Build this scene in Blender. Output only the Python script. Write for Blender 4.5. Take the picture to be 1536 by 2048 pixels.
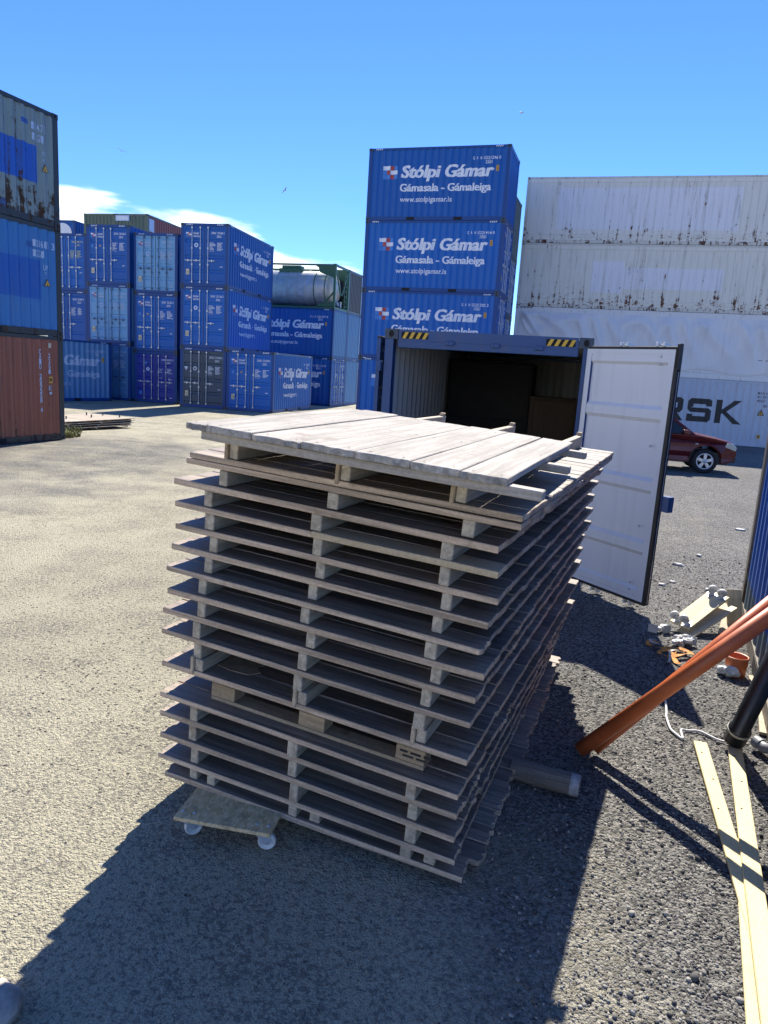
import bpy, bmesh, math, random
import numpy as np
from mathutils import Vector, Matrix
R = math.radians
random.seed(7); rng = np.random.default_rng(11)
for _o in list(bpy.data.objects): bpy.data.objects.remove(_o, do_unlink=True)
sc = bpy.context.scene
COL = sc.collection

# ------------------------------------------------------------------ camera
PITCH, ROLL, CAMH, FPX = R(11.103), R(3.6005), 2.359, 1436.8
cam = bpy.data.cameras.new('camera'); cam.sensor_fit = 'VERTICAL'; cam.sensor_height = 36.0
cam.lens = FPX / 2048 * 36.0; cam.clip_start = 0.05; cam.clip_end = 3000
camo = bpy.data.objects.new('camera', cam); COL.objects.link(camo)
fw = Vector((0, math.cos(PITCH), -math.sin(PITCH))); up0 = Vector((0, math.sin(PITCH), math.cos(PITCH))); rt0 = Vector((1, 0, 0))
rt = rt0 * math.cos(ROLL) + up0 * math.sin(ROLL); up = -rt0 * math.sin(ROLL) + up0 * math.cos(ROLL)
camo.matrix_world = Matrix(((rt.x, up.x, -fw.x, 0), (rt.y, up.y, -fw.y, 0), (rt.z, up.z, -fw.z, CAMH), (0, 0, 0, 1)))
sc.camera = camo

# ------------------------------------------------------------------ light and exposure
SUN_AZ, SUN_EL = R(10.2), R(48)          # azimuth measured from +Y towards +X
sdir = Vector((math.sin(SUN_AZ) * math.cos(SUN_EL), math.cos(SUN_AZ) * math.cos(SUN_EL), math.sin(SUN_EL)))
sl = bpy.data.lights.new('sun', 'SUN'); sl.energy = 5.0; sl.angle = R(0.53); sl.color = (1.0, 0.935, 0.83)
so = bpy.data.objects.new('sun', sl); COL.objects.link(so); so.location = (0, 0, 40)
so.rotation_euler = sdir.to_track_quat('Z', 'Y').to_euler()
sc.view_settings.view_transform = 'Standard'; sc.view_settings.look = 'None'
sc.view_settings.exposure = 0.98; sc.view_settings.gamma = 1.0; sc.view_settings.use_curve_mapping = False

world = bpy.data.worlds.new('World'); sc.world = world; world.use_nodes = True
wn, wl = world.node_tree.nodes, world.node_tree.links
wn.clear()
w_out = wn.new('ShaderNodeOutputWorld'); w_bg = wn.new('ShaderNodeBackground'); w_bg.inputs['Strength'].default_value = 0.135
w_sky = wn.new('ShaderNodeTexSky'); w_sky.sky_type = 'NISHITA'; w_sky.sun_disc = False
w_sky.sun_elevation = SUN_EL; w_sky.sun_rotation = SUN_AZ; w_sky.altitude = 10
w_sky.air_density = 0.75; w_sky.dust_density = 0.0; w_sky.ozone_density = 3.0
def wmath(op, a, b=None, c=None):
    n = wn.new('ShaderNodeMath'); n.operation = op
    for i, v in enumerate((a, b, c)):
        if v is None: continue
        if isinstance(v, (int, float)): n.inputs[i].default_value = v
        else: wl.new(v, n.inputs[i])
    return n.outputs[0]
w_tc = wn.new('ShaderNodeTexCoord'); w_sep = wn.new('ShaderNodeSeparateXYZ'); wl.new(w_tc.outputs['Generated'], w_sep.inputs[0])
w_map = wn.new('ShaderNodeMapping'); w_map.inputs['Scale'].default_value = (5.0, 5.0, 26.0); wl.new(w_tc.outputs['Generated'], w_map.inputs[0])
w_nz = wn.new('ShaderNodeTexNoise'); w_nz.inputs['Scale'].default_value = 1.0; w_nz.inputs['Detail'].default_value = 7; w_nz.inputs['Roughness'].default_value = 0.55
wl.new(w_map.outputs[0], w_nz.inputs['Vector'])
w_rat = wmath('DIVIDE', w_sep.outputs['X'], wmath('MAXIMUM', w_sep.outputs['Y'], 0.05))     # tan of the azimuth
w_top = wmath('SUBTRACT', wmath('MULTIPLY_ADD', w_rat, -0.020, 0.172), wmath('MULTIPLY', wmath('MAXIMUM', wmath('ADD', w_rat, 0.25), 0.0), 0.13))                                          # the cloud bank sinks to the right
w_top = wmath('MINIMUM', w_top, 0.195)
w_thin = wmath('MULTIPLY', wmath('MAXIMUM', wmath('ADD', w_rat, 0.20), 0.0), 6.5)           # and breaks up
w_m = wmath('MULTIPLY', wmath('SUBTRACT', w_top, w_sep.outputs['Z']), 34.0)
w_m = wmath('MINIMUM', w_m, 0.9)
w_m = wmath('ADD', w_m, wmath('MULTIPLY', wmath('SUBTRACT', w_nz.outputs['Fac'], 0.5), 3.4))
w_m = wmath('SUBTRACT', w_m, w_thin)
w_r = wn.new('ShaderNodeMapRange'); w_r.interpolation_type = 'SMOOTHSTEP'; wl.new(w_m, w_r.inputs['Value'])
w_r.inputs['From Min'].default_value = 0.0; w_r.inputs['From Max'].default_value = 0.75
w_hs = wn.new('ShaderNodeHueSaturation'); w_hs.inputs['Saturation'].default_value = 1.12; w_hs.inputs['Value'].default_value = 1.0
wl.new(w_sky.outputs[0], w_hs.inputs['Color'])
w_tint = wn.new('ShaderNodeMix'); w_tint.data_type = 'RGBA'; w_tint.blend_type = 'MULTIPLY'; w_tint.inputs['Factor'].default_value = 1.0; w_tint.inputs['B'].default_value = (0.50, 0.645, 0.93, 1)
wl.new(w_hs.outputs[0], w_tint.inputs['A'])
w_mix = wn.new('ShaderNodeMix'); w_mix.data_type = 'RGBA'
wl.new(w_r.outputs[0], w_mix.inputs['Factor']); wl.new(w_tint.outputs['Result'], w_mix.inputs['A']); w_mix.inputs['B'].default_value = (7.2, 7.5, 7.8, 1)
wl.new(w_mix.outputs['Result'], w_bg.inputs['Color']); wl.new(w_bg.outputs[0], w_out.inputs[0])

# ------------------------------------------------------------------ helpers: tags, meshes
def tag(o, label=None, cat=None, group=None, kind=None):
    if label: o['label'] = label
    if cat: o['category'] = cat
    if group: o['group'] = group
    if kind: o['kind'] = kind
    return o
def empty(name, loc=(0, 0, 0), rz=0.0, mat=None):
    o = bpy.data.objects.new(name, None); COL.objects.link(o); o.empty_display_size = 0.2
    if mat is not None: o.matrix_world = mat
    else: o.location = loc; o.rotation_euler = (0, 0, rz)
    return o
def link(name, me, parent=None, loc=None, mat=None):
    o = bpy.data.objects.new(name, me); COL.objects.link(o)
    if parent is not None: o.parent = parent
    if mat is not None: o.matrix_local = mat
    elif loc is not None: o.location = loc
    return o
class MB:
    """collects shapes into ONE mesh"""
    def __init__(s): s.v = []; s.f = []; s.m = []; s.sm = []
    def add(s, vs, fs, m=0, smooth=False):
        b = len(s.v); s.v.extend([tuple(v) for v in vs])
        for f in fs: s.f.append([b + i for i in f]); s.m.append(m); s.sm.append(smooth)
    def box(s, x0, x1, y0, y1, z0, z1, m=0):
        s.add([(x0, y0, z0), (x1, y0, z0), (x1, y1, z0), (x0, y1, z0), (x0, y0, z1), (x1, y0, z1), (x1, y1, z1), (x0, y1, z1)],
              [(0, 3, 2, 1), (4, 5, 6, 7), (0, 1, 5, 4), (1, 2, 6, 5), (2, 3, 7, 6), (3, 0, 4, 7)], m)
    def bar(s, p0, p1, w, h, upv=(0, 0, 1), m=0):
        p0, p1 = Vector(p0), Vector(p1); d = (p1 - p0).normalized(); u = Vector(upv)
        sd = d.cross(u)
        if sd.length < 1e-4: sd = d.cross(Vector((1, 0, 0)))
        sd.normalize(); u = sd.cross(d); c = []
        for p in (p0, p1):
            for a, b in ((-1, -1), (1, -1), (1, 1), (-1, 1)): c.append(p + sd * (a * w / 2) + u * (b * h / 2))
        s.add(c, [(0, 1, 2, 3), (7, 6, 5, 4), (0, 4, 5, 1), (1, 5, 6, 2), (2, 6, 7, 3), (3, 7, 4, 0)], m)
    def tube(s, pts, r, n=12, m=0, caps=True, smooth=True):
        pts = [Vector(p) for p in pts]; rs = r if isinstance(r, (list, tuple)) else [r] * len(pts)
        ref = None; ring = []
        for i, p in enumerate(pts):
            d = (pts[min(i + 1, len(pts) - 1)] - pts[max(i - 1, 0)]).normalized()
            if ref is None: ref = d.cross(Vector((0, 0, 1)) if abs(d.z) < .9 else Vector((1, 0, 0))).normalized()
            ref = (ref - d * ref.dot(d)).normalized(); bi = d.cross(ref)
            ring.append([p + (ref * math.cos(2 * math.pi * k / n) + bi * math.sin(2 * math.pi * k / n)) * rs[i] for k in range(n)])
        vs = [v for q in ring for v in q]
        fs = [(i * n + k, i * n + (k + 1) % n, (i + 1) * n + (k + 1) % n, (i + 1) * n + k) for i in range(len(pts) - 1) for k in range(n)]
        s.add(vs, fs, m, smooth)
        if caps:
            s.add(ring[0], [list(range(n))[::-1]], m); s.add(ring[-1], [list(range(n))], m)
    def lathe(s, prof, n=24, m=0, axis='z', c=(0, 0, 0), closed=False):
        """prof: (radius, height) along the axis"""
        vs = []
        for r, h in prof:
            for k in range(n):
                a = 2 * math.pi * k / n; x, y = r * math.cos(a), r * math.sin(a)
                p = {'z': (x, y, h), 'y': (x, h, y), 'x': (h, x, y)}[axis]
                vs.append((p[0] + c[0], p[1] + c[1], p[2] + c[2]))
        L = len(prof); rg = range(L) if closed else range(L - 1)
        s.add(vs, [(i * n + k, i * n + (k + 1) % n, ((i + 1) % L) * n + (k + 1) % n, ((i + 1) % L) * n + k) for i in rg for k in range(n)], m, True)
    def prism(s, poly, a0, a1, axis='y', m=0):
        """poly in the plane across the axis, extruded from a0 to a1"""
        n = len(poly)
        def P(u, v, a): return {'y': (u, a, v), 'x': (a, u, v), 'z': (u, v, a)}[axis]
        vs = [P(u, v, a0) for u, v in poly] + [P(u, v, a1) for u, v in poly]
        s.add(vs, [list(range(n))[::-1], list(range(n, 2 * n))] + [(i, (i + 1) % n, n + (i + 1) % n, n + i) for i in range(n)], m)
    def mesh(s, name, mats, bevel=0.0, seg=1, fix=True):
        me = bpy.data.meshes.new(name); me.from_pydata(s.v, [], s.f)
        for mt in (mats if isinstance(mats, (list, tuple)) else [mats]): me.materials.append(mt)
        me.polygons.foreach_set('material_index', s.m); me.polygons.foreach_set('use_smooth', s.sm)
        if fix or bevel:
            bm = bmesh.new(); bm.from_mesh(me)
            if fix: bmesh.ops.recalc_face_normals(bm, faces=bm.faces)
            if bevel: bmesh.ops.bevel(bm, geom=[e for e in bm.edges if len(e.link_faces) == 2 and e.calc_face_angle(0) > .6], offset=bevel, segments=seg, affect='EDGES', profile=.6, clamp_overlap=True)
            bm.to_mesh(me); bm.free()
        me.update(); return me
    def build(s, name, mats, parent=None, bevel=0.0, seg=1, loc=None, mat=None, fix=True):
        return link(name, s.mesh(name, mats, bevel, seg, fix), parent, loc, mat)

# ------------------------------------------------------------------ helpers: materials
class NT:
    def __init__(s, name):
        s.mat = bpy.data.materials.new(name); s.mat.use_nodes = True; s.t = s.mat.node_tree; s.n = s.t.nodes; s.l = s.t.links
        s.b = s.n['Principled BSDF']; s._tc = None
    def put(s, sock, v):
        if isinstance(v, bpy.types.NodeSocket): s.l.new(v, sock)
        elif isinstance(v, (tuple, list)): sock.default_value = (*v, 1.0) if (len(v) == 3 and sock.type == 'RGBA') else v
        else: sock.default_value = v
    def co(s, scale=(1, 1, 1), which='Object', rnd=0.0):
        if s._tc is None: s._tc = s.n.new('ShaderNodeTexCoord')
        mp = s.n.new('ShaderNodeMapping'); mp.inputs['Scale'].default_value = scale; s.l.new(s._tc.outputs[which], mp.inputs[0])
        if rnd:
            oi = s.n.new('ShaderNodeObjectInfo'); cb = s.n.new('ShaderNodeCombineXYZ')
            for i, k in enumerate((rnd, rnd * 1.7, rnd * .6)): s.l.new(s.math('MULTIPLY', oi.outputs['Random'], k), cb.inputs[i])
            s.l.new(cb.outputs[0], mp.inputs['Location'])
        return mp.outputs[0]
    def noise(s, vec, scale=1.0, detail=4.0, rough=0.55, dist=0.0, out='Fac'):
        n = s.n.new('ShaderNodeTexNoise'); s.l.new(vec, n.inputs['Vector']); n.inputs['Scale'].default_value = scale
        n.inputs['Detail'].default_value = detail; n.inputs['Roughness'].default_value = rough; n.inputs['Distortion'].default_value = dist
        return n.outputs[out]
    def voro(s, vec, scale, out='Distance', feature='F1', rnd=1.0):
        n = s.n.new('ShaderNodeTexVoronoi'); n.feature = feature; s.l.new(vec, n.inputs['Vector']); n.inputs['Scale'].default_value = scale
        n.inputs['Randomness'].default_value = rnd; return n.outputs[out]
    def math(s, op, a, b=None, c=None, clamp=False):
        n = s.n.new('ShaderNodeMath'); n.operation = op; n.use_clamp = clamp
        for i, v in enumerate((a, b, c)):
            if v is not None: s.put(n.inputs[i], v)
        return n.outputs[0]
    def rng(s, v, a, b, c=0.0, d=1.0, smooth=True):
        n = s.n.new('ShaderNodeMapRange'); n.interpolation_type = 'SMOOTHSTEP' if smooth else 'LINEAR'; s.put(n.inputs['Value'], v)
        for k, x in (('From Min', a), ('From Max', b), ('To Min', c), ('To Max', d)): s.put(n.inputs[k], x)
        return n.outputs[0]
    def mix(s, f, a, b, blend='MIX'):
        n = s.n.new('ShaderNodeMix'); n.data_type = 'RGBA'; n.blend_type = blend
        s.put(n.inputs['Factor'], f); s.put(n.inputs['A'], a); s.put(n.inputs['B'], b); return n.outputs['Result']
    def sep(s, v):
        n = s.n.new('ShaderNodeSeparateXYZ'); s.l.new(v, n.inputs[0]); return n.outputs
    def scale(s, col, f):
        n = s.n.new('ShaderNodeVectorMath'); n.operation = 'SCALE'; s.put(n.inputs[0], col[:3] if isinstance(col, tuple) else col); s.put(n.inputs['Scale'], f); return n.outputs[0]
    def bump(s, h, strength=0.3, dist=0.01):
        n = s.n.new('ShaderNodeBump'); s.l.new(h, n.inputs['Height']); n.inputs['Strength'].default_value = strength; n.inputs['Distance'].default_value = dist
        s.l.new(n.outputs[0], s.b.inputs['Normal'])
    def done(s, col, rough=0.6, metal=0.0, spec=0.5):
        s.put(s.b.inputs['Base Color'], col); s.put(s.b.inputs['Roughness'], rough); s.put(s.b.inputs['Metallic'], metal)
        s.put(s.b.inputs['Specular IOR Level'], spec); return s.mat
def plain(name, col, rough=0.6, metal=0.0, var=0.12, scale=6.0, spec=0.5):
    t = NT(name); nz = t.noise(t.co(), scale, 5, .6)
    return t.done(t.scale(tuple(col), t.rng(nz, .3, .7, 1 - var, 1 + var)), t.rng(nz, .3, .7, rough - .06, min(rough + .06, 1)), metal, spec)
def paint(name, col, rust=0.0, dirt=0.25, fade=0.15, rough=0.42, rustcol=(0.10, 0.045, 0.02), dirtcol=(0.10, 0.095, 0.085), patches=(), low=None, spec=0.5):
    """container paint: faded, streaked by rain, scuffed, rusty where asked. patches: (x0,x1,z0,z1,colour) painted over with a roller"""
    t = NT(name); c0 = t.co(rnd=37.0); cs = t.co((8.5, 8.5, 0.55), rnd=23.0)
    base = t.noise(c0, 0.9, 4, .6); strk = t.noise(cs, 1.0, 6, .65, .4); fine = t.noise(c0, 14, 5, .7)
    col_ = t.mix(t.rng(base, .3, .7, 0, fade), tuple(col), tuple(min(1, x * .72 + .20 * max(col)) for x in col))
    obj = t.sep(t.co())
    if low is not None:
        z = t.math('ADD', obj['Z'], t.math('MULTIPLY', t.math('SUBTRACT', base, .5), .12)); col_ = t.mix(t.rng(z, low[0] - .02, low[0] + .02), low[1], col_)
    for (x0, x1, z0, z1, pc) in patches:
        wob = t.math('MULTIPLY', t.math('SUBTRACT', t.noise(c0, 5, 3), .5), .05)
        X, Z = t.math('ADD', obj['X'], wob), t.math('ADD', obj['Z'], wob)
        k = t.math('MULTIPLY', t.math('MULTIPLY', t.rng(X, x0 - .01, x0 + .01), t.rng(X, x1 - .01, x1 + .01, 1, 0)), t.math('MULTIPLY', t.rng(Z, z0 - .01, z0 + .01), t.rng(Z, z1 - .01, z1 + .01, 1, 0)))
        col_ = t.mix(k, col_, tuple(pc))
    col_ = t.mix(t.math('MULTIPLY', t.rng(strk, .48, .75), dirt), col_, tuple(dirtcol))
    scr = t.noise(t.co((2.2, 2.2, 7.0), rnd=51.0), 1.6, 8, .75); col_ = t.mix(t.rng(scr, .655, .70, 0, .35), col_, tuple(min(1, x * .5 + .16) for x in col)); col_ = t.mix(t.rng(scr, .345, .30, 0, .30), col_, tuple(x * .45 for x in col))
    r_ = rough
    if rust > 0:
        spots = t.noise(c0, 5.5, 7, .68); lo = .815 - .25 * rust
        zz = t.rng(obj['Z'], .15, 1.3, .13 * rust, 0.0)
        k = t.rng(t.math('ADD', t.math('MULTIPLY_ADD', strk, .55, t.math('MULTIPLY', spots, .55)), zz), lo, lo + .07)
        rc = t.mix(t.rng(fine, .35, .65), tuple(rustcol), tuple(x * .45 for x in rustcol))
        col_ = t.mix(k, col_, rc); r_ = t.rng(k, 0, 1, rough, .9)
    t.bump(t.math('ADD', t.math('MULTIPLY', base, .6), t.math('MULTIPLY', fine, .05)), .25, .02)
    return t.done(col_, r_, 0, spec)
def wood(name, col, axis, grain=26.0, contrast=0.5, rough=0.75, knots=0.0, spec=0.3, dark=0.25, island=0.30):
    """weathered timber, grain along the axis, every plank with a tint of its own"""
    t = NT(name); s = [grain, grain, grain]; s['xyz'.index(axis)] = grain * .045
    geo = t.n.new('ShaderNodeNewGeometry'); ri = geo.outputs['Random Per Island']
    cb = t.n.new('ShaderNodeCombineXYZ')
    for i in range(3): t.l.new(t.math('MULTIPLY', ri, 13.7 + 5 * i), cb.inputs[i])
    def shift(v):
        a = t.n.new('ShaderNodeVectorMath'); a.operation = 'ADD'; t.l.new(v, a.inputs[0]); t.l.new(cb.outputs[0], a.inputs[1]); return a.outputs[0]
    g = t.noise(shift(t.co(tuple(s), rnd=9.0)), 1.0, 6, .65, .6); big = t.noise(shift(t.co(rnd=5.0)), 2.2, 4, .6); sp = t.noise(t.co(rnd=11.0), 70, 3, .7)
    c = t.mix(t.rng(g, .30, .70), tuple(x * (1 - contrast) for x in col), tuple(min(1, x * (1 + contrast * .55)) for x in col))
    c = t.mix(t.math('MULTIPLY', t.rng(big, .45, .72), dark), c, tuple(x * .42 for x in col))
    r2 = t.math('FRACT', t.math('MULTIPLY', ri, 7.31)); c = t.mix(t.math('MULTIPLY', t.rng(r2, .45, 1.0), .55 if island > .08 else .1), c, t.mix(1.0, c, (1.0, .80, .60), 'MULTIPLY'))
    st = t.noise(shift(t.co((5, 5, 5), rnd=3.0)), 1.0, 6, .7); c = t.mix(t.rng(st, .60, .72, 0, .6 if island > .08 else .15), c, tuple(x * k for x, k in zip(col, (.45, .34, .26))))
    c = t.scale(c, t.rng(ri, 0, 1, 1 - island, 1 + island, False)); c = t.scale(c, t.rng(sp, .3, .7, .88, 1.12))
    if knots:
        kn = t.voro(shift(t.co(tuple(x * .16 for x in s))), 1.0); c = t.mix(t.rng(kn, .03, .10, knots, 0), c, tuple(x * .25 for x in col))
    t.bump(t.math('ADD', g, t.math('MULTIPLY', sp, .3)), .45, .004)
    return t.done(c, t.rng(g, .3, .7, rough - .1, rough + .1), 0, spec)

BLUE = (0.004, 0.098, 0.385); STEEL = (0.125, 0.345, 0.600)
M = {
 'blue': paint('blue_paint', BLUE, .12, .16, .06, dirtcol=(0.03, 0.06, 0.14), spec=.3), 'blue2': paint('bright_blue_paint', (0.004, 0.120, 0.455), .12, .16, .06, dirtcol=(0.03, 0.07, 0.16), spec=.3),
 'royal': paint('royal_blue_paint', (0.003, 0.026, 0.30), .1, .12, .06), 'steel': paint('faded_blue_paint', STEEL, .22, .22, .16),
 'steeld': paint('worn_blue_paint', (0.095, 0.250, 0.48), .2, .22, .14), 'slate': paint('slate_paint', (0.020, 0.055, 0.10), .15, .2, .08),
 'frame_dark': paint('dark_frame_paint', (0.018, 0.045, 0.085), .45, .3, .1), 'frame_blue': paint('blue_frame_paint', (0.006, 0.060, 0.24), .3, .25, .06, dirtcol=(0.03, 0.05, 0.09), spec=.3),
 'black': plain('black_hole', (0.006, 0.006, 0.007), .8, 0, .1), 'rubber': plain('black_rubber', (0.012, 0.012, 0.014), .55, 0, .2),
 'galv': plain('galvanised_steel', (0.52, 0.55, 0.58), .42, .55, .15), 'bluebar': plain('painted_bar', (0.05, 0.11, 0.20), .45, .1, .2),
 'white': plain('lettering_white', (0.72, 0.76, 0.84), .5, 0, .05), 'palewhite': plain('worn_lettering_white', (0.42, 0.53, 0.70), .5, 0, .08),
 'yellow': plain('sign_yellow', (0.62, 0.36, 0.05), .5, 0, .1), 'cream': plain('plate_cream', (0.50, 0.47, 0.36), .45, .2, .15),
 'lred': plain('logo_red', (0.42, 0.05, 0.035), .5, 0, .05), 'lblue': plain('logo_light_blue', (0.05, 0.22, 0.62), .5, 0, .05),
 'ink': plain('lettering_black', (0.012, 0.014, 0.018), .5, 0, .1), 'orange': plain('logo_orange', (0.55, 0.16, 0.03), .5, 0, .05),
 'paleyellow': plain('lettering_pale_yellow', (0.55, 0.58, 0.36), .5, 0, .08),
}

# ------------------------------------------------------------------ ground
def gz(x, y):
    return 0.10 * np.exp(-((x + 9.5) ** 2 / 26.0 + (y - 16.5) ** 2 / 40.0))
def nz2(x, y, seed=0):
    r = np.random.default_rng(seed); v = 0
    for k, a in ((.7, 1), (1.9, .6), (4.3, .35), (9.7, .2)):
        for _ in range(3):
            th, ph = r.uniform(0, 6.28), r.uniform(0, 6.28); v = v + a / 3 * np.sin(k * (x * np.cos(th) + y * np.sin(th)) * 1.7 + ph)
    return v
xs = np.unique(np.concatenate([np.array([-900, -400, -200, -100, -60, -40]), np.arange(-30, -3, .9), np.arange(-3, 6.01, .06), np.arange(6.5, 30, .9), np.array([40, 60, 100, 200, 400, 900])]))
ys = np.unique(np.concatenate([np.array([-900, -300, -100, -40, -15, -6, -2, 0]), np.arange(.6, 10.01, .06), np.arange(10.6, 50, .8), np.array([60, 80, 120, 200, 400, 900, 1800])]))
GX, GY = np.meshgrid(xs, ys); near = np.clip(1 - np.maximum(np.abs(GX - 1.5) / 9, np.abs(GY - 5) / 9), 0, 1)
GZ = gz(GX, GY) + .007 * near * nz2(GX * 1.6, GY * 1.6, 3) - .004
gv = np.stack([GX, GY, GZ], -1).reshape(-1, 3); nx, ny = len(xs), len(ys)
ii = (np.arange(ny - 1)[:, None] * nx + np.arange(nx - 1)[None]).reshape(-1); gf = np.stack([ii, ii + 1, ii + 1 + nx, ii + nx], -1)
gme = bpy.data.meshes.new('ground'); gme.from_pydata(gv.tolist(), [], gf.tolist()); gme.polygons.foreach_set('use_smooth', [True] * len(gf))
def ground_mat():
    t = NT('gravel_ground'); c = t.co(); p = t.sep(c)
    big = t.noise(c, .28, 5, .6); mid = t.noise(c, 1.3, 5, .62); sm = t.noise(c, 9, 5, .65); gr = t.noise(c, 130, 3, .75)
    # trodden dust on the left and the far yard, loose black gravel on the right
    side = t.rng(t.math('ADD', p['X'], t.math('MULTIPLY', p['Y'], -.06)), -1.3, 2.3, 1.0, 0.0)
    far = t.math('MULTIPLY', t.rng(p['Y'], 7.0, 20.0, 0.0, .62), t.math('MULTIPLY', t.rng(t.noise(c, .11, 3, .5), .35, .6, .5, 1.0), t.rng(p['X'], .5, 4.0, 1, .12)))
    dust = t.math('ADD', t.math('MAXIMUM', side, far), t.math('MULTIPLY_ADD', mid, .6, -.30)); dust = t.math('ADD', dust, t.math('MULTIPLY_ADD', big, .45, -.225))
    bed = t.math('MULTIPLY', t.rng(t.math('ABSOLUTE', t.math('SUBTRACT', p['Y'], 13.5)), 1.0, 6.0, 1, 0), t.rng(p['X'], 3.2, 5.0))
    dust = t.math('ADD', dust, t.math('MULTIPLY', bed, .22))
    greyl = t.math('MULTIPLY', t.rng(p['X'], -6.0, -2.2, 1, 0), t.rng(t.math('ABSOLUTE', t.math('SUBTRACT', p['Y'], 15.0)), 3.0, 8.0, 1, 0))
    dust = t.math('SUBTRACT', dust, t.math('MULTIPLY', greyl, .55)); dust = t.rng(dust, .18, .80)
    v1 = t.voro(c, 62, 'Color'); vd = t.voro(c, 62, 'Distance'); v2 = t.voro(c, 24, 'Color'); v2d = t.voro(c, 24, 'Distance')
    s1 = t.sep(v1)['X']; s2 = t.sep(v2)
    peb = t.mix(t.rng(s1, .1, .95, 0, 1, False), (0.042, 0.042, 0.044), (0.350, 0.338, 0.308)); peb = t.mix(t.rng(sm, .35, .7, 0, .45), peb, (0.165, 0.157, 0.142))
    pdust = t.mix(t.rng(gr, .3, .7), (0.330, 0.306, 0.218), (0.560, 0.518, 0.375)); pdust = t.mix(t.rng(t.math('ADD', t.noise(c, 38, 4, .75), t.math('MULTIPLY', t.math('SUBTRACT', mid, .5), .35)), .40, .53, .72, 0), pdust, (0.135, 0.129, 0.114))
    spots = t.math('MULTIPLY', t.rng(v2d, .16, .30, 1, 0), t.rng(t.math('ADD', s2['X'], t.math('MULTIPLY', mid, .55)), 1.00, 1.06))
    zone = t.math('MULTIPLY', t.rng(p['Y'], 2.9, 3.8), t.rng(p['Y'], 9.0, 13.0, 1, .35)); spots = t.math('MULTIPLY', spots, zone); pdust = t.mix(spots, pdust, (0.060, 0.058, 0.056))
    col = t.mix(dust, peb, pdust); col = t.scale(col, t.rng(big, .3, .7, .86, 1.12))
    pale = t.math('MULTIPLY', t.rng(t.sep(t.voro(c, 9, 'Color'))['Y'], .93, .95), t.rng(t.voro(c, 9, 'Distance'), .07, .12, 1, 0)); col = t.mix(t.math('MULTIPLY', pale, .7), col, (0.5, 0.49, 0.46))
    h1 = t.math('MULTIPLY', t.math('SUBTRACT', 1.0, vd), t.rng(dust, 0, 1, 1.0, .55)); h = t.math('ADD', h1, t.math('MULTIPLY', sm, .5)); h = t.math('ADD', h, t.math('MULTIPLY', gr, .40)); h = t.math('ADD', h, t.math('MULTIPLY', t.noise(c, 45, 4, .7), .9)); h = t.math('ADD', h, t.math('MULTIPLY', spots, .5))
    h = t.math('ADD', h, t.math('MULTIPLY', t.math('SUBTRACT', 1.0, t.voro(c, 115, 'Distance')), t.rng(dust, 0, 1, .55, .45)))
    t.bump(h, 1.0, .020)
    return t.done(col, .92, 0, .25)
M['ground'] = ground_mat(); gme.materials.append(M['ground'])
tag(link('ground', gme), kind='structure')

# loose stones lying on the yard near the camera: nobody could count them
def make_gravel():
    bm = bmesh.new(); bmesh.ops.create_icosphere(bm, subdivisions=1, radius=1.0); bv = np.array([v.co[:] for v in bm.verts]); bf = np.array([[v.index for v in f.verts] for f in bm.faces]); bm.free()
    n = 62000
    y = rng.uniform(0, 1, n) ** 1.5 * 8.2 + 1.9; x = rng.uniform(-1.0, 1.0, n) * (.55 * y + .35) + .10 * y
    dens = 1 / (1 + np.exp(-(x - .75 - .06 * y) * 3.0)) * .93 + .016 + .40 * (y > 3.3) * np.clip(nz2(x * 1.3, y * 1.3, 8) - .30, 0, .6) + .22 * (y > 3.1) * np.clip(nz2(x * 5, y * 5, 9) - .5, 0, 1)
    k = rng.uniform(0, 1, n) < dens; x, y = x[k], y[k]; n = len(x)
    s = np.exp(rng.normal(math.log(.0056), .42, n)); s = np.clip(s, .003, .022) * np.where(x < .6, .72, 1.0)
    sq = rng.uniform(.55, 1.1, (n, 1, 3)); v = bv[None] * (1 + rng.uniform(-.28, .28, (n, len(bv), 1))) * sq * s[:, None, None]; v[..., 2] *= .8
    a = rng.uniform(0, 6.28, n); ca, sa = np.cos(a)[:, None], np.sin(a)[:, None]
    vx = v[..., 0] * ca - v[..., 1] * sa + x[:, None]; vy = v[..., 0] * sa + v[..., 1] * ca + y[:, None]; vz = v[..., 2] + (s * .32 + .007 * nz2(x * 1.6, y * 1.6, 3) * np.clip(1 - np.maximum(np.abs(x - 1.5) / 9, np.abs(y - 5) / 9), 0, 1) - .004)[:, None]
    V = np.stack([vx, vy, vz], -1).reshape(-1, 3); F = (bf[None] + (np.arange(n) * len(bv))[:, None, None]).reshape(-1, 3)
    me = bpy.data.meshes.new('gravel'); me.vertices.add(len(V)); me.vertices.foreach_set('co', V.ravel()); me.loops.add(F.size); me.loops.foreach_set('vertex_index', F.ravel().astype(np.int32))
    me.polygons.add(len(F)); me.polygons.foreach_set('loop_start', np.arange(0, F.size, 3, dtype=np.int32)); me.update(calc_edges=True)
    t = NT('loose_stone'); geo = t.n.new('ShaderNodeNewGeometry'); ri = geo.outputs['Random Per Island']
    cc = t.mix(t.rng(ri, 0, .85, 0, 1, False), (0.048, 0.048, 0.051), (0.30, 0.29, 0.265)); cc = t.mix(t.rng(ri, .95, .97), cc, (0.36, 0.34, 0.30))
    me.materials.append(t.done(cc, .9, 0, .3)); return tag(link('gravel', me), kind='stuff')
make_gravel()

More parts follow.
